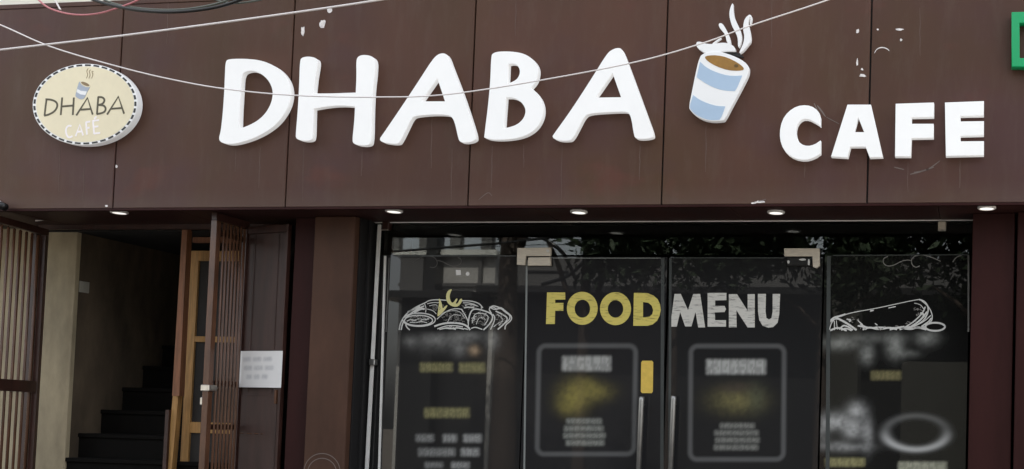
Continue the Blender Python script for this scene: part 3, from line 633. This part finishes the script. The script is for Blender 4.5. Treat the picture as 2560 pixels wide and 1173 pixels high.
CF_ = [('C', [chaikin([(1017, 710), (1018, 645), (985, 607), (940, 592), (885, 598), (835, 630), (800, 680), (786, 750), (795, 815), (825, 865), (870, 895), (930, 906), (985, 890), (1018, 866), (1018, 866), (1018, 792), (1018, 792), (985, 815), (945, 825), (905, 812), (885, 780), (878, 740), (888, 700), (915, 672), (950, 672), (985, 690), (1017, 710)], 1)]),
       ('A', [[(1077, 883), (1170, 590), (1302, 590), (1370, 886), (1295, 889), (1272, 828), (1187, 828), (1172, 889)], [(1208, 745), (1230, 662), (1264, 745)]]),
       ('F', [[(1442, 585), (1658, 578), (1658, 660), (1532, 662), (1532, 698), (1656, 698), (1656, 778), (1532, 780), (1528, 883), (1438, 883)]]),
       ('E', [[(1720, 578), (1940, 570), (1940, 652), (1808, 655), (1808, 685), (1940, 683), (1940, 763), (1808, 767), (1808, 797), (1940, 796), (1940, 876), (1725, 881)]])]
for ch, loops in CF_:
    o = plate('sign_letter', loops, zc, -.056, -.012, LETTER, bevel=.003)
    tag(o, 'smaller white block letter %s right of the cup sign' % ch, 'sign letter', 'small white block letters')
# green letter at the right edge
tag(plate('green_sign_letter', [[(2529, 30), (2640, 28), (2640, 168), (2529, 167)], [(2549, 57), (2620, 56), (2620, 146), (2549, 145)]], full, -.07, -.01, GREEN, bevel=.004),
    'green raised sign letter cut off at the right edge', 'sign letter')

# ------------------------------------------------------------------ cup sign
zk = Z(1700, 0, 3.6636)
base = P(1790, 300, -.05)
cup = thing('cup_sign', 'coffee cup sign with two blue bands and white steam on the fascia', 'sign')
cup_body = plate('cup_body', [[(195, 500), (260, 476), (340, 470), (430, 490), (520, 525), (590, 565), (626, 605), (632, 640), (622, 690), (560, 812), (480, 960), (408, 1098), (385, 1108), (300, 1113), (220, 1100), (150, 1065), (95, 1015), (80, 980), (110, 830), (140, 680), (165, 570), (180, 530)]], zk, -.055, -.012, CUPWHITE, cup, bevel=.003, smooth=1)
def dec(name, pts, m, y=-.0565, sm=1, par=cup_body, tr=zk): return plate(name, [pts], tr, y, y+.002, m, par, smooth=sm)
dec('coffee_surface', [(222, 522), (260, 508), (340, 506), (430, 525), (530, 575), (580, 615), (587, 640), (540, 650), (440, 645), (330, 608), (250, 560)], COFFEE)
dec('coffee_spot', ell(515, 603, 20, 15, 14), COFFEEDARK, y=-.058, sm=0)
dec('blue_band', [(184, 565), (184, 565), (230, 610), (300, 650), (400, 685), (480, 697), (570, 692), (570, 692), (525, 800), (502, 835), (502, 835), (420, 832), (340, 815), (250, 775), (152, 708), (152, 708)], CUPBLUE)
dec('blue_band', [(120, 870), (120, 870), (180, 915), (260, 950), (340, 972), (415, 975), (415, 975), (385, 1060), (362, 1098), (362, 1098), (300, 1103), (230, 1092), (155, 1058), (100, 1010), (88, 975)], CUPBLUE)
ST = [[(148, 385), (185, 380), (230, 400), (300, 405), (380, 390), (440, 395), (490, 420), (508, 450), (505, 470), (450, 465), (380, 470), (300, 490), (230, 485), (190, 462), (150, 430)],
      [(352, 215), (385, 210), (420, 265), (450, 330), (465, 390), (458, 408), (430, 395), (415, 320), (385, 280), (358, 250)],
      [(485, 15), (455, 80), (450, 150), (475, 240), (505, 290), (530, 350), (530, 430), (545, 430), (565, 360), (560, 300), (530, 230), (495, 160), (485, 90)],
      [(635, 132), (600, 160), (580, 210), (578, 280), (590, 330), (580, 400), (545, 470), (545, 490), (580, 465), (625, 410), (650, 380), (648, 320), (635, 260), (622, 215), (628, 175), (640, 152), (648, 165), (640, 205), (640, 235), (652, 205), (660, 165), (652, 140)]]
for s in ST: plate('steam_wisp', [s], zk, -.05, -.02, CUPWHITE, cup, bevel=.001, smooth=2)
plate('steam_wisp', [[(290, 402), (345, 362), (375, 345), (380, 352), (340, 380), (305, 408)]], zk, -.048, -.03, CUPWHITE, cup, smooth=1)
plate('steam_shadow_plate', [[(370, 476), (430, 462), (500, 472), (560, 500), (590, 530), (520, 518), (440, 490)]], zk, -.03, -.012, OVALBLACK, cup, smooth=1)

# ------------------------------------------------------------------ oval sign
zo = Z(60, 140, 4.8875); TL = math.radians(-3)
oval = thing('oval_sign', 'cream oval cafe sign with dashed border at the left of the fascia', 'sign')
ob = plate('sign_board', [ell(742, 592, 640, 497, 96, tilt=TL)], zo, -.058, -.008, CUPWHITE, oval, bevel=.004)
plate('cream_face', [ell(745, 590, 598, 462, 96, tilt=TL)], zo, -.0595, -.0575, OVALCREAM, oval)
ND = 37
for k in range(ND):
    a0 = 2*math.pi*k/ND; a1 = a0+2*math.pi/ND*.66
    out = [ell(743, 591, 630, 488, 6, a0, a1+(a1-a0)/5, TL), ell(743, 591, 606, 468, 6, a0, a1+(a1-a0)/5, TL)[::-1]]
    plate('border_dash', [out[0]+out[1]], zo, -.0596, -.0575, OVALBLACK, oval)
OL = [[(275, 525), (262, 620), (250, 730)], smooth_line([(262, 530), (330, 533), (395, 560), (410, 610), (380, 672), (310, 715), (246, 730)]), [(465, 508), (448, 722)], [(608, 508), (595, 722)], [(455, 618), (600, 606)],
      [(638, 727), (775, 512), (838, 716)], [(688, 657), (815, 648)], [(907, 498), (890, 712)], smooth_line([(900, 503), (960, 503), (988, 540), (960, 588), (900, 600)]), smooth_line([(900, 600), (975, 602), (1002, 645), (980, 692), (886, 712)]),
      [(1013, 717), (1152, 497), (1222, 706)], [(1063, 646), (1195, 636)]]
OLn = ['D', 'D', 'H', 'H', 'H', 'A', 'A', 'B', 'B', 'B', 'A2', 'A2']
for ch in ('D', 'H', 'A', 'B', 'A2'):
    ribbons('dark_letter', [l for l, c in zip(OL, OLn) if c == ch], zo, -.0610, OLIVE, oval, width=.0125, thick=.001)
OC = {'C': [smooth_line([(580, 858), (545, 850), (515, 880), (510, 930), (528, 985), (560, 998), (592, 978)])], 'A': [[(630, 982), (682, 838), (722, 972)], [(650, 928), (706, 922)]],
      'F': [[(768, 962), (757, 806)], [(752, 812), (808, 802)], [(760, 882), (800, 876)]], 'E': [[(856, 952), (842, 788)], [(838, 794), (916, 784)], [(850, 868), (908, 860)], [(852, 950), (930, 940)], [(858, 772), (886, 740)]]}
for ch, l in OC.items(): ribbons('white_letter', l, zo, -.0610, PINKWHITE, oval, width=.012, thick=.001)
mc = dec('small_cup', [(685, 308), (740, 318), (808, 365), (795, 400), (770, 440), (735, 522), (690, 532), (650, 512), (625, 490), (638, 440), (650, 390), (668, 330)], GREYBLUE, y=-.0612, par=oval, tr=zo)
mc.location = (0, 0, 0)
plate('white_band', [[(652, 402), (690, 425), (768, 435), (750, 478), (690, 470), (642, 440)]], zo, -.0616, -.0611, CUPWHITE, mc)
plate('cup_rim', [ell(748, 345, 66, 28, 24, tilt=.42)], zo, -.0617, -.0611, OVALCREAM, mc)
plate('coffee_surface', [ell(748, 343, 55, 19, 24, tilt=.42)], zo, -.0621, -.0616, BROWNPRINT, mc)
for x in (762, 792, 826):
    ribbons('steam_line', [smooth_line([(x+22, 150+(x-762)*.6), (x, 185), (x+18, 230), (x-2, 275)])], zo, -.061, BROWNPRINT, oval, width=.004, thick=.001, taper=True)

# ------------------------------------------------------------------ downlights
DLAB = ['round white downlight above the stair doorway', 'round white downlight above the left glass pane', 'round white downlight above the yellow word on the door',
        'round white downlight above the right door leaf', 'round white downlight above the right pillar']
for (px, py), lb in zip([(298, 533), (985, 530), (1447, 532), (1940, 533), (2467, 522)], DLAB):
    c = PZ(px, py, ZB-.01)
    t = thing('downlight', lb, 'downlight', (c.x, c.y, ZB), 'downlights in the soffit')
    for nm, r0, r1, z0, z1, m in (('trim_ring', .041, .053, -.012, -.0005, TRIM), ('diffuser', 0, .041, -.0095, -.001, LAMP)):
        n = 28; vs, fs = [], []
        prof = [(r0, z0+.004), (r0, z0), (r1-.004, z0), (r1, z0+.004), (r1, z1)] if r0 else [(.0001, z0), (r1, z0), (r1, z1)]
        for r, z in prof:
            for k in range(n): vs.append((r*math.cos(6.2832*k/n), r*math.sin(6.2832*k/n), z))
        for j in range(len(prof)-1):
            for k in range(n): fs.append((j*n+k, j*n+(k+1) % n, (j+1)*n+(k+1) % n, (j+1)*n+k))
        raw(nm, vs, fs, m, t, smooth=False)

# ------------------------------------------------------------------ gates and stairwell
def leaf_box(bmname, parent, A, d, t0, t1, z0, z1, th, m, off=0, bev=.002, smooth=False):
    """box running along the leaf direction d from t0 to t1"""
    bm = bmesh.new(); add_box(bm, t0, t1, off-th/2, off+th/2, z0, z1, bev)
    n = Vector((-d.y, d.x, 0))
    for v in bm.verts: v.co = Vector((A.x, A.y, 0))+d*v.co.x+n*v.co.y+Vector((0, 0, v.co.z))
    return bm_obj(bmname, bm, m, parent, smooth)
def tpar(px, py, A, d): return (PV(px, py, A, d)-A).dot(d)
# left gate
A = P(117, 574, .52); B = PZ(0, 541, A.z); d = (B-A); d.z = 0; d.normalize()
gl_ = thing('folding_gate', 'brown barred metal gate leaf folded open at the left edge', 'gate', group='brown metal gates of the stair doorway')
zt = A.z; zl0 = FLOOR+.05
leaf_box('top_rail', gl_, A, d, 0, 1.05, zt-.045, zt, .035, GATE)
leaf_box('hinge_stile', gl_, A, d, .0, .035, zl0, zt-.046, .035, GATE)
leaf_box('free_stile', gl_, A, d, 1.015, 1.05, zl0, zt-.046, .035, GATE)
zk0 = PV(50, 965, A, d).z
leaf_box('lock_rail', gl_, A, d, .036, 1.014, zk0-.04, zk0+.04, .03, GATE)
leaf_box('bottom_rail', gl_, A, d, .036, 1.014, zl0, zl0+.05, .03, GATE)
ts = [tpar(px, 700, A, d) for px in (97, 82, 68, 52, 37, 22, 4)]
ts += [ts[-1]+.065*k for k in range(1, 14) if ts[-1]+.065*k < 1.0]
for i, t in enumerate(ts):
    leaf_box('bar', gl_, A, d, t-.009-(.004 if i % 3 == 0 else 0), t+.009, zl0+.05, zt-.046, .018, GATEBAR, off=-.022, bev=.007, smooth=True)
# right gate
F = P(619, 556, .44); B2 = PZ(536, 531, F.z); d2 = B2-F; d2.z = 0; lenA = d2.length; d2.normalize()
gr = thing('folding_gate', 'brown barred metal gate leaf with steel latch, open beside the white notice', 'gate', group='brown metal gates of the stair doorway')
zt2 = F.z
leaf_box('top_rail', gr, F, d2, 0, lenA, zt2-.05, zt2, .035, GATE)
fs_ = leaf_box('free_stile', gr, F, d2, lenA-.045, lenA, zl0, zt2-.051, .04, GATEBAR)
leaf_box('hinge_stile', gr, F, d2, 0, .03, zl0, zt2-.051, .035, GATE)
nb = 7
for k in range(nb):
    t = .055+(lenA-.045-.085)*k/(nb-1)
    leaf_box('bar', gr, F, d2, t-.008, t+.008, zl0+.03, zt2-.051, .016, GATEBAR, off=.02, bev=.006, smooth=True)
for py in (960, 1068, 590):
    z = PV(575, py, F, d2).z; leaf_box('cross_rail', gr, F, d2, .031, lenA-.046, z-.018, z+.018, .012, GATE, off=-.004)
q = PV(532, 975, F, d2)
n2 = Vector((-d2.y, d2.x, 0)); n2 = n2 if n2.y < 0 else -n2
lk = leaf_box('latch', gr, F, d2, lenA-.075, lenA+.008, q.z-.01, q.z+.03, .06, STEEL, bev=.004)
leaf_box('latch_bolt', lk, F, d2, lenA-.2, lenA-.03, q.z+.002, q.z+.018, .016, STEEL, off=-.04 if n2.dot(Vector((-d2.y, d2.x, 0))) < 0 else .04)
bp = q+n2*.035
pk = leaf_box('padlock', gr, F, d2, lenA-.055, lenA-.012, q.z-.10, q.z-.05, .03, STEEL, off=.03*(1 if n2.dot(Vector((-d2.y, d2.x, 0))) > 0 else -1), bev=.005)
cpt = F+d2*(lenA-.034)+n2*.03; cpt.z = q.z-.05
tube('shackle', [cpt+d2*(.013*math.cos(a))+Vector((0, 0, .038*math.sin(a))) for a in np.linspace(0, math.pi, 9)], .004, STEEL, pk, n=6)
# sheet leaf fixed beside the pillar
Hn = P(726, 556, .34); d3 = Hn-F; d3.z = 0; lenB = d3.length; d3.normalize()
shl = thing('sheet_gate', 'solid brown sheet metal gate leaf carrying the white notice beside the pillar', 'gate', group='brown metal gates of the stair doorway')
zt3 = ZB-.04
leaf_box('sheet', shl, F, d3, .02, lenB-.02, zl0, zt3-.05, .004, SHEET)
leaf_box('top_rail', shl, F, d3, 0, lenB, zt3-.05, zt3, .03, GATE)
leaf_box('side_stile', shl, F, d3, .0, .02, zl0, zt3-.05, .03, GATE); leaf_box('side_stile', shl, F, d3, lenB-.022, lenB, zl0, zt3-.05, .03, GATE)
sgn = -1 if Vector((-d3.y, d3.x, 0)).y > 0 else 1
z1085 = PV(660, 1085, F, d3).z; z990 = PV(660, 990, F, d3).z
leaf_box('kick_panel', shl, F, d3, .03, lenB-.035, zl0+.02, z990, .004, SHEET, off=sgn*.005)
for (a, b) in ((.03, .07), (.10, .15), (.17, .21), (.23, .25)): leaf_box('weld_seam', shl, F, d3, a, b, z1085-.004, z1085+.003, .005, GATEBAR, off=sgn*.008)
leaf_box('hinge_knuckle', shl, F, d3, lenB-.045, lenB-.03, z990-.05, z990+.04, .02, GATEBAR, off=sgn*.014)
for i, t in enumerate(np.linspace(.08, lenB-.1, 2)): leaf_box('sheet_rib', shl, F, d3, t, t+.012, z990+.02, zt3-.06, .003, SHEET, off=sgn*.0045)
# notice
def draw_notice(px, py, c):
    for k, (x0, x1) in enumerate([(616, 690), (618, 694), (624, 680)]):
        for j in range(3):
            a = x0+(x1-x0)*j/3; c = over(c, 1.0*word(px, py, a, a+(x1-x0)/3-5, 893+k*22, 904+k*22, 5, k*3+j, 4), (.58, .57, .57))
    return c
nA = P(601, 968, .38); nB = P(711, 879, .38)
no = film('paper_notice', nA.x, nB.x, nA.z, nB.z, None, draw_notice, base=(.84, .82, .80), step=.006, y=.38, m=PAPERPRINT)
ang = math.atan2(d3.y, d3.x); nn = Vector((-d3.y, d3.x, 0))*sgn
pA, pB = PV(602, 925, F, d3), PV(711, 925, F, d3)
for v in no.data.vertices:
    t = (v.co.x-nA.x)/(nB.x-nA.x); base_ = pA.lerp(pB, t)+nn*(.022+.002*math.sin(t*5)); v.co = (base_.x, base_.y, v.co.z)
md = no.modifiers.new('thickness', 'SOLIDIFY'); md.thickness = .0008
tag(no, 'white paper notice taped to the brown sheet gate', 'notice')
# door frame head and posts
zh = P(300, 567, .55).z
dfm = thing('door_frame', 'dark brown metal door frame across the stair doorway', 'door frame')
box('head_bar', xwl, P(700, 567, .55).x, .535, .565, zh-.02, zh+.02, GATE, dfm)
box('jamb', xwl-.03, xwl+.0, .53, .57, FLOOR, ZB-.005, GATE, dfm)
bracket = [PZ(62, 548, ZB-.06), PZ(148, 545, ZB-.06), PZ(110, 538, ZB-.03)]
tag(tube('light_bracket', [P(88, 552, .35), P(146, 546, .42), P(100, 537, .42)], .006, CABLEWHITE, n=6), 'thin white bracket under the soffit above the left gate', 'bracket')
# leaning timber
def plank(name, pa, pb, wpx, y0, y1, m, label, ztop_=None):
    a, b = P(*pa, y0), P(*pb, y1); k = (a.z-FLOOR)/(a.z-b.z); e = a+(b-a)*k; hw = wpx/400/2; th = .022
    vs = []
    for p in (e, a): vs += [p+Vector((-hw, -th, 0)), p+Vector((hw, -th, 0)), p+Vector((hw, th, 0)), p+Vector((-hw, th, 0))]
    return tag(raw(name, vs, [(0, 1, 5, 4), (1, 2, 6, 5), (2, 3, 7, 6), (3, 0, 4, 7), (4, 5, 6, 7), (0, 3, 2, 1)], m), label, 'plank')
a, b = P(464, 527, .58), P(439, 990, .58)
hw = .027
raw_pl = raw('timber_post', [b+Vector((-hw, 0, 0)), b+Vector((hw, 0, 0)), b+Vector((hw, .05, 0)), b+Vector((-hw, .05, 0)), a+Vector((-hw*.7, 0, 0)), a+Vector((hw*.7, 0, 0)), a+Vector((hw*.7, .05, 0)), a+Vector((-hw*.7, .05, 0))],
             [(0, 1, 5, 4), (1, 2, 6, 5), (2, 3, 7, 6), (3, 0, 4, 7), (4, 5, 6, 7), (0, 3, 2, 1)], WOODRED)
tag(raw_pl, 'red brown timber post in front of the yellow mesh frame', 'post')
plank('timber_batten', (445, 985), (428, 1173), 17, .64, .64, WOOD, 'narrow yellow batten below the red brown timber post')
plank('dark_post', (424, 1025), (416, 1173), 11, .62, .62, GATE, 'short dark red post left of the yellow batten')
# yellow mesh screen frame
scr = thing('screen_door', 'yellow wooden door frame with grey mesh panels behind the gate', 'screen door')
YS = .72; sa, sb = P(488, 627, YS), P(459, 1173, YS)
def sx(z): return sa.x+(sb.x-sa.x)*(sa.z-z)/(sa.z-sb.z)
SWD = .62; hw = .03
def slat(name, xo0, xo1, z0, z1, m, y0=YS, y1=YS+.04):
    vs = []
    for z in (z0, z1): vs += [(sx(z)+xo0, y0, z), (sx(z)+xo1, y0, z), (sx(z)+xo1, y1, z), (sx(z)+xo0, y1, z)]
    return raw(name, vs, [(0, 1, 5, 4), (1, 2, 6, 5), (2, 3, 7, 6), (3, 0, 4, 7), (4, 5, 6, 7), (0, 3, 2, 1)], m, scr)
slat('stile', -hw, hw, FLOOR, sa.z, WOOD); slat('stile', SWD-hw, SWD+hw, FLOOR, sa.z, WOOD)
rz = [P(510, y, YS).z for y in (627, 652, 841, 855, 1056, 1083)]+[FLOOR+.5, FLOOR+.46, FLOOR+.08, FLOOR]
for i in range(0, 10, 2): slat('rail', hw+.0005, SWD-hw-.0005, rz[i+1], rz[i], WOOD, YS+.002, YS+.038)
for i in range(0, 8, 2): slat('mesh_panel', hw+.001, SWD-hw-.001, rz[i+2]+.001, rz[i+1]-.001, MESHGREY, YS+.016, YS+.02)
rb = P(505, 601, .85); tag(box('shelf_board', rb.x-.06, rb.x+.6, .83, .86, rb.z-.02, rb.z+.02, WOODRED), 'brown board across the doorway above the yellow mesh frame', 'board')
# staircase
st = thing('staircase', 'dark stone staircase climbing inside the doorway', 'staircase')
prof = [PX(x, y, XW) for x, y in ((195, 1083), (245, 1027), (298, 970), (355, 917), (405, 864))]
dY = (prof[-1].y-prof[0].y)/4; dZ = (prof[-1].z-prof[0].z)/4
for k in range(-5, 12):
    y0 = prof[0].y+dY*k if k >= 0 else prof[0].y+.10*k; z1 = prof[0].z+dZ*k
    if z1 < FLOOR+.02: continue
    dep = (dY if k >= 0 else .10)
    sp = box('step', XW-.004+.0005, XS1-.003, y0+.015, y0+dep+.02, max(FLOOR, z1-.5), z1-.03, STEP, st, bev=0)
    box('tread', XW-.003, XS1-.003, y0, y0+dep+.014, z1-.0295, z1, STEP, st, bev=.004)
# light switch
p = PX(209, 718, XW-.004)
sw = thing('light_switch', 'small pale switch plate on the dark stairwell wall', 'light switch', p)
hx = .042
box('plate', -.001, .010, -hx, hx, -.04, .04, SWITCH, sw, bev=.002)
box('rocker', .0105, .014, -.018, .018, -.022, .022, SWITCH, sw, bev=.001)
# security camera at the left edge
cp = P(12, 518, -.06); e0 = P(-26, 500, -.03)
scm = thing('security_camera', 'small black and white bullet camera at the left edge under the fascia', 'camera')
ax = (cp-e0).normalized()
tube('barrel', [e0, e0+(cp-e0)*.7], .024, CUPWHITE, scm, n=16); tube('lens_hood', [e0+(cp-e0)*.702, cp], .0245, CABLEBLACK, scm, n=16)
tube('mount', [e0+(cp-e0)*.3+Vector((0, .02, 0)), e0+(cp-e0)*.3+Vector((0, .08, .0))], .012, CUPWHITE, scm, n=10)

# ------------------------------------------------------------------ cables across the front
def cable(name, pts, Y, r, m, label):
    q = spline3([(x, y) for x, y in pts], 10)
    Yf = Y if callable(Y) else (lambda x: Y)
    return tag(tube(name, [P(x, y, Yf(x)) for x, y in q], r, m, n=8), label, 'cable', 'cables strung across the front')
cable('overhead_cable', [(-400, 172), (0, 125), (300, 90), (640, 45), (950, 0), (1350, -65)], -1.0, .0056, CABLEWHITE, 'thick straight white cable rising across the upper left of the fascia')
cable('overhead_cable', [(-200, -20), (0, 62), (130, 118), (300, 168), (430, 199), (560, 222), (727, 238), (930, 243), (1110, 237), (1340, 203), (1590, 155), (1760, 107), (1880, 63), (2070, 0), (2300, -85)], -.85, .0037, CABLEWHITE, 'thin white cable sagging across the large letters')
cable('overhead_cable', [(60, -40), (105, 8), (140, 27), (190, 37), (245, 34), (300, 18), (345, 0), (390, -30)], -.35, .0055, CABLEPINK, 'pink cable looping over the top left of the fascia')
cable('overhead_cable', [(120, -40), (145, 14), (152, 24)], -.33, .005, CABLEWHITE, 'short white cable end beside the pink loop')
cable('overhead_cable', [(190, -30), (235, 0), (320, 22), (400, 30), (470, 28), (540, 18), (600, 0), (650, -25)], -.4, .010, CABLEBLACK, 'thick black cable sagging at the top of the fascia')
cable('overhead_cable', [(200, -40), (270, 4), (340, 20), (420, 25), (490, 20), (560, 4), (610, -20)], -.34, .007, CABLEGREEN, 'grey green cable lying along the thick black cable')
cable('overhead_cable', [(480, -30), (560, 6), (640, 2), (700, -20)], -.3, .006, CABLEGREEN, 'grey green cable end right of the black cable sag')

# ------------------------------------------------------------------ the other side of the street, seen mirrored in the glass
def opp(name, px0, px1, pyt, Y, depth, m, label, cat='building', zbot=0):
    a, b = M(px0, pyt, Y), M(px1, pyt, Y); t = thing(name, label, cat)
    x0, x1 = min(a.x, b.x), max(a.x, b.x); z = (a.z+b.z)/2
    box('wall', x0, x1, Y-depth, Y, 0, z, m, t, bev=0)
    return t, x0, x1, z
t, x0, x1, z = opp('pale_house', 1003, 1240, 641, -16, 6, OPPWALL, 'pale two storey house across the street mirrored in the left pane')
box('parapet', x0-.1, x1+.1, -16.1, -15.8, z+.001, z+.12, OPPWALL, t)
for k in range(14): box('parapet_post', x1-.3-.75*k, x1-.05-.75*k, -16.05, -15.85, z+.121, z+.75, OPPGREY, t)
box('parapet_rail', x0, x1, -16.08, -15.82, z+.751, z+.85, OPPGREY, t)
xa, xb = M(1062, 700, -15.6).x, M(1088, 700, -15.6).x
box('corner_column', min(xa, xb), max(xa, xb), -15.95, -15.6, 0, z+1.4, OPPDARK, t)
za = M(1120, 742, -16).z
box('shop_awning', x0, x1, -15.99, -14.9, za-.15, za, OPPDARK, t)
box('shop_opening', x0+.1, x1-.1, -15.99, -15.95, .12, za-.16, OPPDARK, t)
xa, xb = M(1003, 700, -15.9).x, M(1060, 700, -15.9).x
box('grey_bay', min(xa, xb), max(xa, xb), -15.99, -15.85, za+.01, z-.01, OPPGREY, t)
xa, xb = M(1195, 700, -15.9).x, M(1203, 700, -15.9).x
box('drainpipe', min(xa, xb), max(xa, xb), -15.99, -15.9, za+.01, z-.01, OPPGREY, t)
box('string_course', x0, x1, -15.99, -15.93, M(1120, 712, -16).z-.05, M(1120, 712, -16).z+.03, OPPGREY, t)
t, x0, x1, z = opp('grey_house', 1262, 2760, 646, -17, 6, OPPGREY, 'grey house across the street mirrored behind the word on the doors')
za = M(1500, 735, -17).z
box('shop_awning', x0, x1, -16.99, -15.6, za-.15, za, OPPDARK, t)
box('shop_opening', x0+.2, x1-.2, -16.99, -16.9, .1, za-.2, OPPDARK, t)
for k in range(8): f_ = box('window', x0+.6+1.7*k, x0+1.6+1.7*k, -16.99, -16.96, za+.5, min(za+1.4, z-.3), OPPDARK, t)
t, x0, x1, z = opp('gate_pier', 2082, 2150, 700, -14.4, .6, OPPDIM, 'pale gate pier across the street mirrored in the right pane', 'pier')
t, x0, x1, z = opp('boundary_wall', 2255, 2440, 905, -14.4, .3, OPPDIM, 'low pale boundary wall across the street mirrored in the right pane', 'wall')
# trees
def tree(name, X, Y, H, tr, crown, label, nl, leafs=.12, lean=0, extra=()):
    t = thing(name, label, 'tree', (X, Y, 0), 'street trees across the road')
    pts = [(lean*s*H*s, 0, H*s) for s in np.linspace(0, 1, 7)]
    tube('trunk', pts, [tr*(1-.6*s) for s in np.linspace(0, 1, 7)], BARK, t, n=10)
    for (z0, dx, dy, dz, r) in extra:
        s = z0/H; o = Vector((lean*s*H*s, 0, z0)); tube('limb', [o, o+Vector((dx*.5, dy*.5, dz*.6)), o+Vector((dx, dy, dz))], [r, r*.75, r*.4], BARK, t, n=7)
    vs, fs = [], []
    cl = []
    for (cx, cy, cz, rx, ry, rz_) in crown:
        for _ in range(max(3, int(14*rx*rz_))):
            v = rng.normal(size=3); v /= np.linalg.norm(v); v *= rng.uniform(.3, 1)**.5; cl.append((cx+v[0]*rx, cy+v[1]*ry, cz+v[2]*rz_))
    for i in range(nl):
        c0 = cl[i % len(cl)]; c = np.array(c0)+rng.normal(size=3)*.22
        a, b = rng.normal(size=3), rng.normal(size=3); a /= np.linalg.norm(a); b -= a*(a@b); b /= np.linalg.norm(b)
        s = leafs*rng.uniform(.6, 1.3); k = len(vs)
        vs += [c-a*s, c+b*s*.38, c+a*s, c-b*s*.38]; fs.append((k, k+1, k+2, k+3))
    tag(raw('crown', vs, fs, LEAF, t), kind='stuff')
    return t
p1 = M(1275, 700, -10.5); tree('street_tree', p1.x, -10.5, 6.5, .26, [(0, 0, 7.6, 2.4, 2, 1.1), (-1.6, 0, 7.2, 1.4, 1.2, .8)], 'dark trunked street tree mirrored between the left pane and the door', 5000, lean=-.012, extra=((4.2, 1.0, 0, 2.4, .1), (4.6, -1.2, .2, 2.2, .1)))
p2 = M(1462, 700, -9.5); tree('street_tree', p2.x, -9.5, 6, .13, [(0, 0, 7.2, 2.2, 1.8, 1.0), (1.4, .4, 6.6, 1.3, 1, .5)], 'slim street tree mirrored above the yellow lettering', 4200, lean=.008, extra=((3.0, -1.0, 0, 2.2, .05), (3.3, .9, 0, 1.8, .05), (2.4, 1.2, 0, .9, .04)))
for px, Y, hh, lb in ((1690, -9.0, 5.2, 'leafy street tree mirrored above the right door leaf'), (2062, -8.6, 5.0, 'leafy street tree mirrored above the right door fitting'), (2455, -8.8, 5.2, 'leafy street tree mirrored above the right pane')):
    q = M(px, 610, Y)
    tree('street_tree', q.x, Y, hh*.72, .15, [(0, 0, q.z+.1, 1.25, 1.2, .95), (.9, .2, q.z+.35, 1.0, .9, .8), (-.9, -.1, q.z+.3, 1.0, .9, .8), (0, 0, q.z+1.1, 1.5, 1.3, 1.0)], lb, 9000, leafs=.10, extra=((hh*.62, .7, 0, .6, .05), (hh*.62, -.7, .1, .6, .05)))
# overhead lines on the far side
def mcable(pts, Y, r, label): return tag(tube('street_cable', [M(x, y, Y) for x, y in spline3(pts, 8)], r, CABLEBLACK, n=6), label, 'cable', 'street cables mirrored in the glass')
mcable([(900, 634), (1005, 627), (1130, 617), (1260, 607), (1400, 592), (1560, 586), (1800, 570)], -9, .02, 'thick street cable mirrored across the transom glass')
mcable([(1200, 600), (1350, 596), (1500, 600), (1650, 606), (1800, 612)], -12, .008, 'thin street cable mirrored highest in the transom glass')
mcable([(1200, 618), (1350, 612), (1500, 613), (1650, 618), (1800, 622)], -12, .008, 'thin street cable mirrored in the middle of the transom glass')
mcable([(1355, 712), (1420, 690), (1465, 650), (1500, 620)], -9.2, .03, 'slanting street cable mirrored above the yellow lettering')
mcable([(1340, 586), (1380, 610), (1412, 640), (1440, 700)], -9.3, .03, 'descending street cable mirrored beside the left door fitting')
